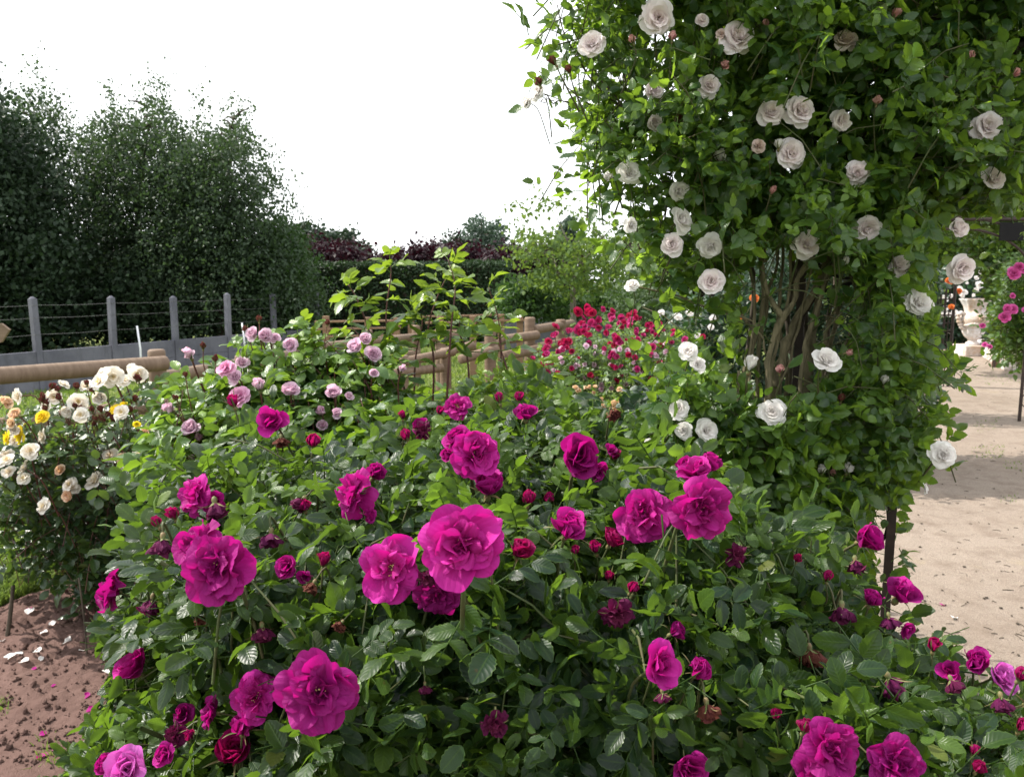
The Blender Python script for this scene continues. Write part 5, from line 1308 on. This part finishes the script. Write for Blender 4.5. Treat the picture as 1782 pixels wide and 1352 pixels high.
PP = [(300, 640), (330, 640), (345, 680), (375, 660), (420, 610), (445, 600), (480, 600), (540, 600), (560, 580), (600, 620), (660, 620), (690, 680), (680, 760), (600, 790), (540, 780), (470, 760), (400, 800), (340, 850), (300, 860), (280, 800), (290, 720)]
kw = dict(length=.18, k=5, ls=1.18, young=.9, spread=(88, 50), upmix=.2, noise=.45, stem_r=.0024)
b.patch(PP, lambda a, c: 2.85 - (c - 600) * .0022, 270, thick=.4, axis=(-.1, -.2, 1), jit=.3, wpow=0, **kw)
b.patch([(300, 700), (680, 650), (680, 860), (320, 900)], lambda a, c: 3.1 - (c - 600) * .0015, 120, thick=.4, axis=(0, -.1, 1), jit=.5, wpow=0, **kw)
b.patch([(405, 600), (455, 575), (500, 590), (560, 560), (575, 600), (500, 640), (420, 650)], const(2.85), 18, thick=.2, axis=(0, -.1, 1), jit=.15, wpow=0, **kw)
b.gaps.append(([(555, 540), (700, 540), (700, 595), (570, 592)], .75))
b.finish()

# ------------------------------------------------------------------ tall leafy shoots
root = thing('rose_bush', (-.25, 3.2, 0), 'flowerless rose bush sending up tall red stems with fresh lime green leaves', 'rose bush')
b = Bush(root, 'shoot', M['shoot_leaf'], M['red_stem'], 404)
SH = [([(705, 860), (712, 720), (692, 640), (672, 560), (680, 480), (678, 452)], 3.05), ([(770, 850), (780, 650), (786, 560), (792, 500), (780, 452)], 3.0), ([(660, 850), (650, 620), (625, 530), (606, 495)], 3.1), ([(745, 860), (755, 640), (745, 575), (760, 520), (778, 480)], 3.15),
      ([(870, 860), (872, 640), (868, 560), (850, 500)], 3.2), ([(690, 860), (670, 640), (640, 600), (612, 570)], 3.0), ([(640, 800), (600, 660), (560, 600), (535, 575)], 3.0), ([(820, 850), (815, 640), (800, 580), (800, 560)], 3.1), ([(720, 860), (722, 640), (735, 560), (720, 540)], 3.2), ([(880, 860), (890, 690), (870, 600), (872, 570)], 3.0), ([(600, 850), (590, 700), (575, 640)], 3.0), ([(920, 850), (935, 700), (940, 640)], 3.2)]
for pts, Y in SH:
    q = curve_pts([P(a, c, Y) for a, c in pts], 40)
    m = MB(); m.tube(q, np.linspace(.0055, .0018, 40), 6); m.build('shoot', M['red_stem'], b.root)
    nlf = int(8 + .012 * (pts[0][1] - pts[-1][1])); idx = np.linspace(14, 39, nlf).astype(int); tn = nrm(np.gradient(q, axis=0))
    n = len(idx); ax = tn[idx]; ref = np.tile([[1.0, .3, 0]], (n, 1)); e1 = nrm(np.cross(ax, ref)); e2 = np.cross(ax, e1); az = np.arange(n) * 2.4 + b.rng.random() * 6
    rad = np.cos(az)[:, None] * e1 + np.sin(az)[:, None] * e2; t = np.linspace(0, 1, n); th = np.radians(78 - 48 * t ** 2)[:, None]
    b.leaves(q[idx], np.cos(th) * ax + np.sin(th) * rad, np.sin(th) * ax - np.cos(th) * rad + b.rng.normal(0, .3, (n, 3)), (1.08 - .40 * t ** 2) * b.rng.uniform(.85, 1.15, n), np.clip(.1 + .75 * t ** 2 + b.rng.normal(0, .1, n), 0, 1))
kw = dict(length=.22, k=6, ls=.95, young=.75, spread=(85, 45), upmix=.35, noise=.4, stem_r=.0024)
b.patch([(560, 660), (620, 630), (700, 670), (780, 680), (860, 640), (930, 640), (950, 700), (900, 740), (680, 780), (560, 760)], const(3.0), 80, thick=.5, axis=(0, -.1, 1), jit=.35, wpow=0, **kw)
b.patch([(560, 700), (940, 680), (940, 850), (560, 850)], const(3.1), 90, thick=.5, axis=(0, -.1, 1), jit=.4, wpow=0, **kw)
b.gaps.append(([(555, 545), (690, 550), (700, 592), (560, 592)], .6))
b.gaps.append(([(690, 560), (940, 545), (945, 625), (860, 650), (700, 655)], .5))
b.gaps.append(([(690, 640), (840, 620), (860, 650), (760, 690), (700, 680)], .6))
b.finish()

# ------------------------------------------------------------------ white and yellow floribunda
root = thing('rose_bush', (-2.1, 3.6, 0), 'loose rose bush with white, apricot and yellow blooms by the timber fence', 'rose bush')
b = Bush(root, 'small', M['pale_leaf'], M['red_stem'], 505)
for k, lst in {'cream': [(196, 655, 40), (172, 664, 36), (240, 650, 34), (216, 662, 30), (150, 672, 28), (32, 690, 32), (94, 690, 30), (80, 707, 22), (136, 700, 36), (140, 722, 30), (165, 836, 40), (42, 815, 30), (52, 785, 34), (12, 800, 30), (75, 880, 30), (262, 800, 40), (278, 770, 34), (243, 790, 30), (250, 765, 28), (120, 842, 26), (228, 640, 20), (40, 832, 26), (110, 668, 22), (15, 820, 24)],
               'creamb': [(175, 692, 26), (118, 715, 22), (182, 650, 22), (25, 745, 24)], 'yell': [(36, 754, 38), (14, 762, 30), (74, 726, 26), (205, 718, 28), (238, 738, 14), (215, 705, 16)],
               'apri': [(215, 799, 24), (107, 819, 22), (30, 722, 22), (8, 702, 26), (255, 757, 26), (122, 862, 22), (22, 736, 20), (83, 880, 18)]}.items():
    for i, (x, y, s) in enumerate(lst):
        fx, fy = b.rng.normal(-.1, .35), b.rng.normal(.35, .3)
        bloom(b, k, x, y, s * .95, np.clip(fx, -.8, .8), np.clip(fy, -.2, .85), Y=3.25 + (.1 if y < 720 else -.05) + b.rng.normal(0, .05), stem=.2)
for i in range(26):
    x, y = sample_poly(b.rng, [(55, 680), (100, 660), (130, 665), (240, 650), (250, 690), (200, 740), (60, 720)], 1)[0]
    bloom(b, 'tinybud', x, y, b.rng.uniform(9, 13), b.rng.normal(0, .3), .9, Y=3.3, stem=.18)
for i in range(9):
    x, y = sample_poly(b.rng, [(0, 690), (120, 670), (260, 650), (290, 780), (250, 860), (60, 900), (0, 860)], 1)[0]
    bloom(b, 'cream', x, y, b.rng.uniform(18, 32), np.clip(b.rng.normal(-.1, .4), -.8, .8), np.clip(b.rng.normal(.3, .3), -.2, .8), Y=3.3 + b.rng.normal(0, .08), stem=.2)
WP = [(-60, 720), (0, 700), (60, 710), (110, 695), (200, 670), (260, 680), (275, 740), (300, 800), (290, 930), (255, 960), (230, 1010), (150, 1000), (90, 965), (0, 930), (-60, 900)]
kw = dict(length=.20, k=5, ls=1.05, young=.35, spread=(82, 45), upmix=.5, noise=.4, stem_r=.002)
b.patch(WP, lambda a, c: 3.25 + (c - 800) * .0006, 230, thick=.75, axis=(-.1, -.3, 1), jit=.45, wpow=0, **kw)
b.patch([(80, 820), (290, 800), (290, 960), (230, 1030), (130, 1000)], lambda a, c: 3.35 + 0 * a, 210, thick=.6, axis=(0, -.5, .8), jit=.5, wpow=0, **{**kw, 'young': .1})
b.patch([(60, 700), (250, 660), (270, 720), (60, 760)], const(3.35), 26, thick=.4, axis=(0, 0, 1), jit=.2, wpow=0, **{**kw, 'k': 4})
for i in range(40):
    x, y = sample_poly(b.rng, [(0, 720), (270, 690), (280, 900), (0, 900)], 1)[0]; tp = P(x, y, 3.3 + .6 * b.rng.random())
    x0 = -2.30 + b.rng.normal(0, .16); y0 = 4.25 + b.rng.normal(0, .10)
    b.stems.tube(curve_pts([(x0, y0, 0), (x0 + (tp[0] - x0) * .5, y0 + (tp[1] - y0) * .5, tp[2] * .6), tp], 8), np.linspace(.006, .002, 8), 5, cap=False)
b.finish()

# ------------------------------------------------------------------ middle bushes
root = thing('rose_bush', (.35, 4.4, 0), 'fine leaved green rose bush dotted with tiny apricot buds in the middle of the bed', 'rose bush')
b = Bush(root, 'small', M['mid_leaf'], M['young_stem'], 606)
for i in range(44):
    x, y = sample_poly(b.rng, [(930, 670), (1000, 670), (1130, 680), (1190, 690), (1180, 740), (1060, 740), (960, 730), (900, 700)], 1)[0]
    bloom(b, 'aprib' if b.rng.random() < .75 else 'apri', x, y, b.rng.uniform(8, 13), b.rng.normal(0, .3), b.rng.uniform(.2, .9), Y=4.6, stem=.1)
bloom(b, 'half', 977, 687, 14, .2, .6, Y=4.2, stem=.1)
MP = [(640, 740), (700, 700), (860, 650), (930, 660), (1010, 690), (1100, 700), (1190, 690), (1230, 760), (1250, 880), (1100, 840), (900, 790), (640, 800)]
kw = dict(length=.20, k=5, ls=.95, young=.65, spread=(82, 45), upmix=.4, noise=.4, stem_r=.002)
b.patch(MP, lambda a, c: 4.9 - (c - 610) * .0105 + 0 * a, 560, thick=.5, axis=(0, -.2, 1), jit=.4, wpow=1.6, **kw)
b.patch(MP, lambda a, c: 5.2 - (c - 610) * .0085 + 0 * a, 240, thick=.6, axis=(0, -.2, 1), jit=.5, wpow=1.2, **{**kw, 'young': .3})
b.finish()
root = thing('rose_bush', (.65, 3.4, 0), 'dark glossy leaved rose bush at the foot of the climbing rose', 'rose bush')
b = Bush(root, 'small', M['dark_leaf'], M['young_stem'], 707)
kw = dict(length=.18, k=5, ls=1.15, young=.2, spread=(82, 45), upmix=.4, noise=.4, stem_r=.002)
b.patch([(1090, 690), (1130, 650), (1190, 650), (1260, 700), (1330, 800), (1280, 880), (1150, 800), (1090, 760)], const(3.1), 150, thick=.5, axis=(-.1, -.3, .9), jit=.45, wpow=0, **kw)
b.finish()
# red roses
root = thing('rose_bush', (.95, 6.6, 0), 'red flowering rose bush with dense clusters of crimson blooms behind the middle bush', 'rose bush')
b = Bush(root, 'far', M['mid_leaf'], M['young_stem'], 808)
RC = [(1017, 538, 34), (1010, 550, 30), (1045, 556, 26), (1062, 542, 26), (1000, 572, 26), (960, 585, 24), (950, 600, 26), (985, 590, 28), (1040, 565, 24), (1075, 560, 22), (1095, 548, 26), (1110, 552, 20), (1140, 566, 18), (930, 632, 20), (1055, 575, 24), (1100, 572, 22), (1130, 570, 20), (1145, 590, 20), (990, 610, 18), (1120, 590, 20), (1030, 590, 22), (1070, 600, 22), (1005, 560, 22), (975, 605, 20), (1160, 600, 14), (1085, 590, 18), (945, 622, 18), (1150, 575, 14)]
for x, y, s in RC:
    for j in range(3 if s > 21 else 2):
        bloom(b, 'red' if b.rng.random() < .55 else 'redpink', x + b.rng.normal(0, s * .30), y + b.rng.normal(0, s * .26), s * b.rng.uniform(.42, .6), b.rng.normal(-.1, .4), b.rng.uniform(0, .8), Y=5.9 + .02 * (640 - y) * .5 + b.rng.normal(0, .1), stem=.12)
for i in range(34):
    x, y = sample_poly(b.rng, [(925, 620), (1000, 560), (1080, 560), (1170, 570), (1215, 660), (1060, 680), (930, 660)], 1)[0]
    bloom(b, 'red' if i % 2 else 'redpink', x, y, b.rng.uniform(6, 12), b.rng.normal(0, .4), b.rng.uniform(0, .8), Y=5.8, stem=.1)
for i in range(30):
    x, y = sample_poly(b.rng, [(1050, 555), (1130, 545), (1225, 570), (1225, 660), (1060, 640)], 1)[0]
    bloom(b, 'red' if i % 2 else 'redpink', x, y, b.rng.uniform(8, 15), b.rng.normal(-.2, .4), b.rng.uniform(0, .8), Y=5.75, stem=.1)
for i in range(46):
    x, y = sample_poly(b.rng, [(960, 605), (1060, 600), (1160, 590), (1180, 660), (1040, 680), (950, 665)], 1)[0]
    bloom(b, 'redpale', x, y, b.rng.uniform(7, 12), b.rng.normal(0, .4), b.rng.uniform(0, .8), Y=5.9, stem=.1)
kw = dict(length=.24, k=6, ls=1.0, young=.5, spread=(82, 45), upmix=.4, noise=.4, stem_r=.003)
b.patch([(915, 640), (940, 600), (990, 565), (1030, 545), (1090, 555), (1150, 565), (1215, 580), (1240, 700), (1000, 710), (910, 670)], lambda a, c: 6.0 - (c - 545) * .004 + 0 * a, 560, thick=.7, axis=(0, -.2, 1), jit=.4, wpow=0, **kw)
b.finish()
# roses behind the climber, with orange blooms
root = thing('rose_bush', (2.1, 6.6, 0), 'dark rose thicket with a few orange blooms seen behind the trunks of the climbing rose', 'rose bush')
b = Bush(root, 'far', M['dark_leaf'], M['young_stem'], 909)
for x, y, s in [(1312, 520, 12), (1286, 552, 10), (1651, 490, 10), (1668, 507, 8), (1616, 520, 9), (1655, 535, 8)]:
    bloom(b, 'orange', x, y, s * 1.3, 0, .3, Y=6.0, stem=.1)
for x, y, s in [(1180, 552, 12), (1200, 545, 12), (1240, 555, 11), (1220, 530, 9), (1237, 570, 10), (1150, 545, 10), (1215, 585, 10)]:
    bloom(b, 'far_white', x, y, s * 1.2, 0, .3, Y=5.9, stem=.1)
kw = dict(length=.26, k=6, ls=1.5, young=.4, spread=(82, 45), upmix=.4, noise=.4, stem_r=.003)
b.patch([(1150, 560), (1200, 520), (1290, 470), (1330, 400), (1480, 380), (1600, 420), (1640, 480), (1612, 640), (1600, 700), (1450, 720), (1300, 720), (1170, 660)], const(6.2), 900, thick=1.2, axis=(0, -.3, .9), jit=.5, wpow=0, **kw)
b.gaps.append(([(1640, 500), (1740, 500), (1740, 620), (1640, 620)], 1.0))
b.finish()
# right hand side of the path
root = thing('climbing_rose', (6.1, 9.9, 0), 'leafy climbing rose with bright pink blooms at the right edge of the path', 'climbing rose')
b = Bush(root, 'far', M['mid_leaf'], M['young_stem'], 1010)
for x, y, s in [(1764, 476, 20), (1774, 465, 15), (1762, 515, 9), (1753, 537, 13), (1762, 538, 16), (1748, 552, 18), (1714, 600, 9), (1723, 603, 7), (1710, 567, 9), (1781, 470, 14), (1790, 540, 16), (1800, 500, 16)]:
    bloom(b, 'midpink', x, y, s * 1.15, -.2, .3, Y=9.5, stem=.1)
kw = dict(length=.3, k=6, ls=1.6, young=.3, spread=(82, 45), upmix=.4, noise=.4, stem_r=.004)
b.patch([(1752, 470), (1775, 440), (1850, 420), (1850, 600), (1765, 605), (1742, 590), (1738, 540)], const(9.8), 420, thick=1.0, axis=(-.2, -.4, .8), jit=.5, wpow=0, **kw)
b.finish()
root = thing('climbing_rose', (5.1, 9.3, 0), 'sunlit leafy climbing rose trained over the far arch with the plaque', 'climbing rose')
b = Bush(root, 'far', M['mid_leaf'], M['young_stem'], 1111)
b.patch([(1540, 300), (1600, 270), (1850, 250), (1850, 392), (1700, 374), (1640, 372), (1560, 400)], const(9.2), 420, thick=.9, axis=(0, -.4, .8), jit=.5, wpow=0, **{**kw, 'young': .7})
b.patch([(1520, 400), (1575, 380), (1580, 520), (1570, 700), (1510, 700)], const(9.1), 200, thick=.5, axis=(0, -.4, .8), jit=.5, wpow=0, **kw)
b.finish()
root = thing('climbing_rose', (7.5, 13.6, 0), 'shaded climbing rose over a farther arch, seen through the arch with the plaque', 'climbing rose')
b = Bush(root, 'far', M['mid_leaf'], M['young_stem'], 1212)
kw['ls'] = 2.2; kw['length'] = .4
b.patch([(1560, 360), (1850, 360), (1850, 470), (1760, 470), (1735, 440), (1700, 425), (1670, 425), (1640, 445), (1625, 480), (1600, 480), (1560, 440)], const(13.5), 420, thick=1.0, axis=(0, -.4, .8), jit=.5, wpow=0, **{**kw, 'young': .5})
b.patch([(1735, 440), (1770, 440), (1775, 585), (1745, 595), (1734, 560)], const(13.2), 110, thick=.8, axis=(0, -.4, .8), jit=.5, wpow=0, **{**kw, 'young': .1})
b.finish()
root = thing('rose_bush', (10.4, 19.4, 0), 'dark rose bush covered in small white blooms behind the urn', 'rose bush')
b = Bush(root, 'far', M['dark_leaf'], M['young_stem'], 1313)
for x, y, s in [(1676, 470, 7), (1690, 462, 7), (1701, 458, 9), (1688, 478, 6), (1699, 484, 6), (1703, 496, 11), (1698, 505, 7), (1670, 503, 8), (1678, 508, 9), (1674, 515, 7), (1643, 520, 9), (1645, 538, 8), (1650, 548, 8), (1660, 545, 9), (1640, 548, 8), (1655, 515, 6), (1665, 490, 6), (1682, 492, 5), (1694, 514, 5), (1706, 474, 6)]:
    bloom(b, 'far_white', x, y, s * 1.35, 0, .3, Y=18.6, stem=.1)
kw['ls'] = 3.0; kw['length'] = .5
b.patch([(1560, 470), (1640, 440), (1700, 440), (1720, 470), (1720, 600), (1560, 620)], const(19), 420, thick=1.5, axis=(0, -.4, .8), jit=.5, wpow=0, **{**kw, 'young': .1})
b.finish()
tree('golden_shrub', 'lime yellow upright shrub glowing behind the urn', M['lime_leaf'], 31, [([(1704, 440), (1722, 430), (1740, 450), (1738, 560), (1712, 590), (1708, 500)], 20.2, 21, 260, 12, .4, .1, dict(spread=1, up=.4, jit=.05), .11)], [((1720, 20.6), [(1722, 500)], .04, 4)], 'shrub', part_name='foliage')
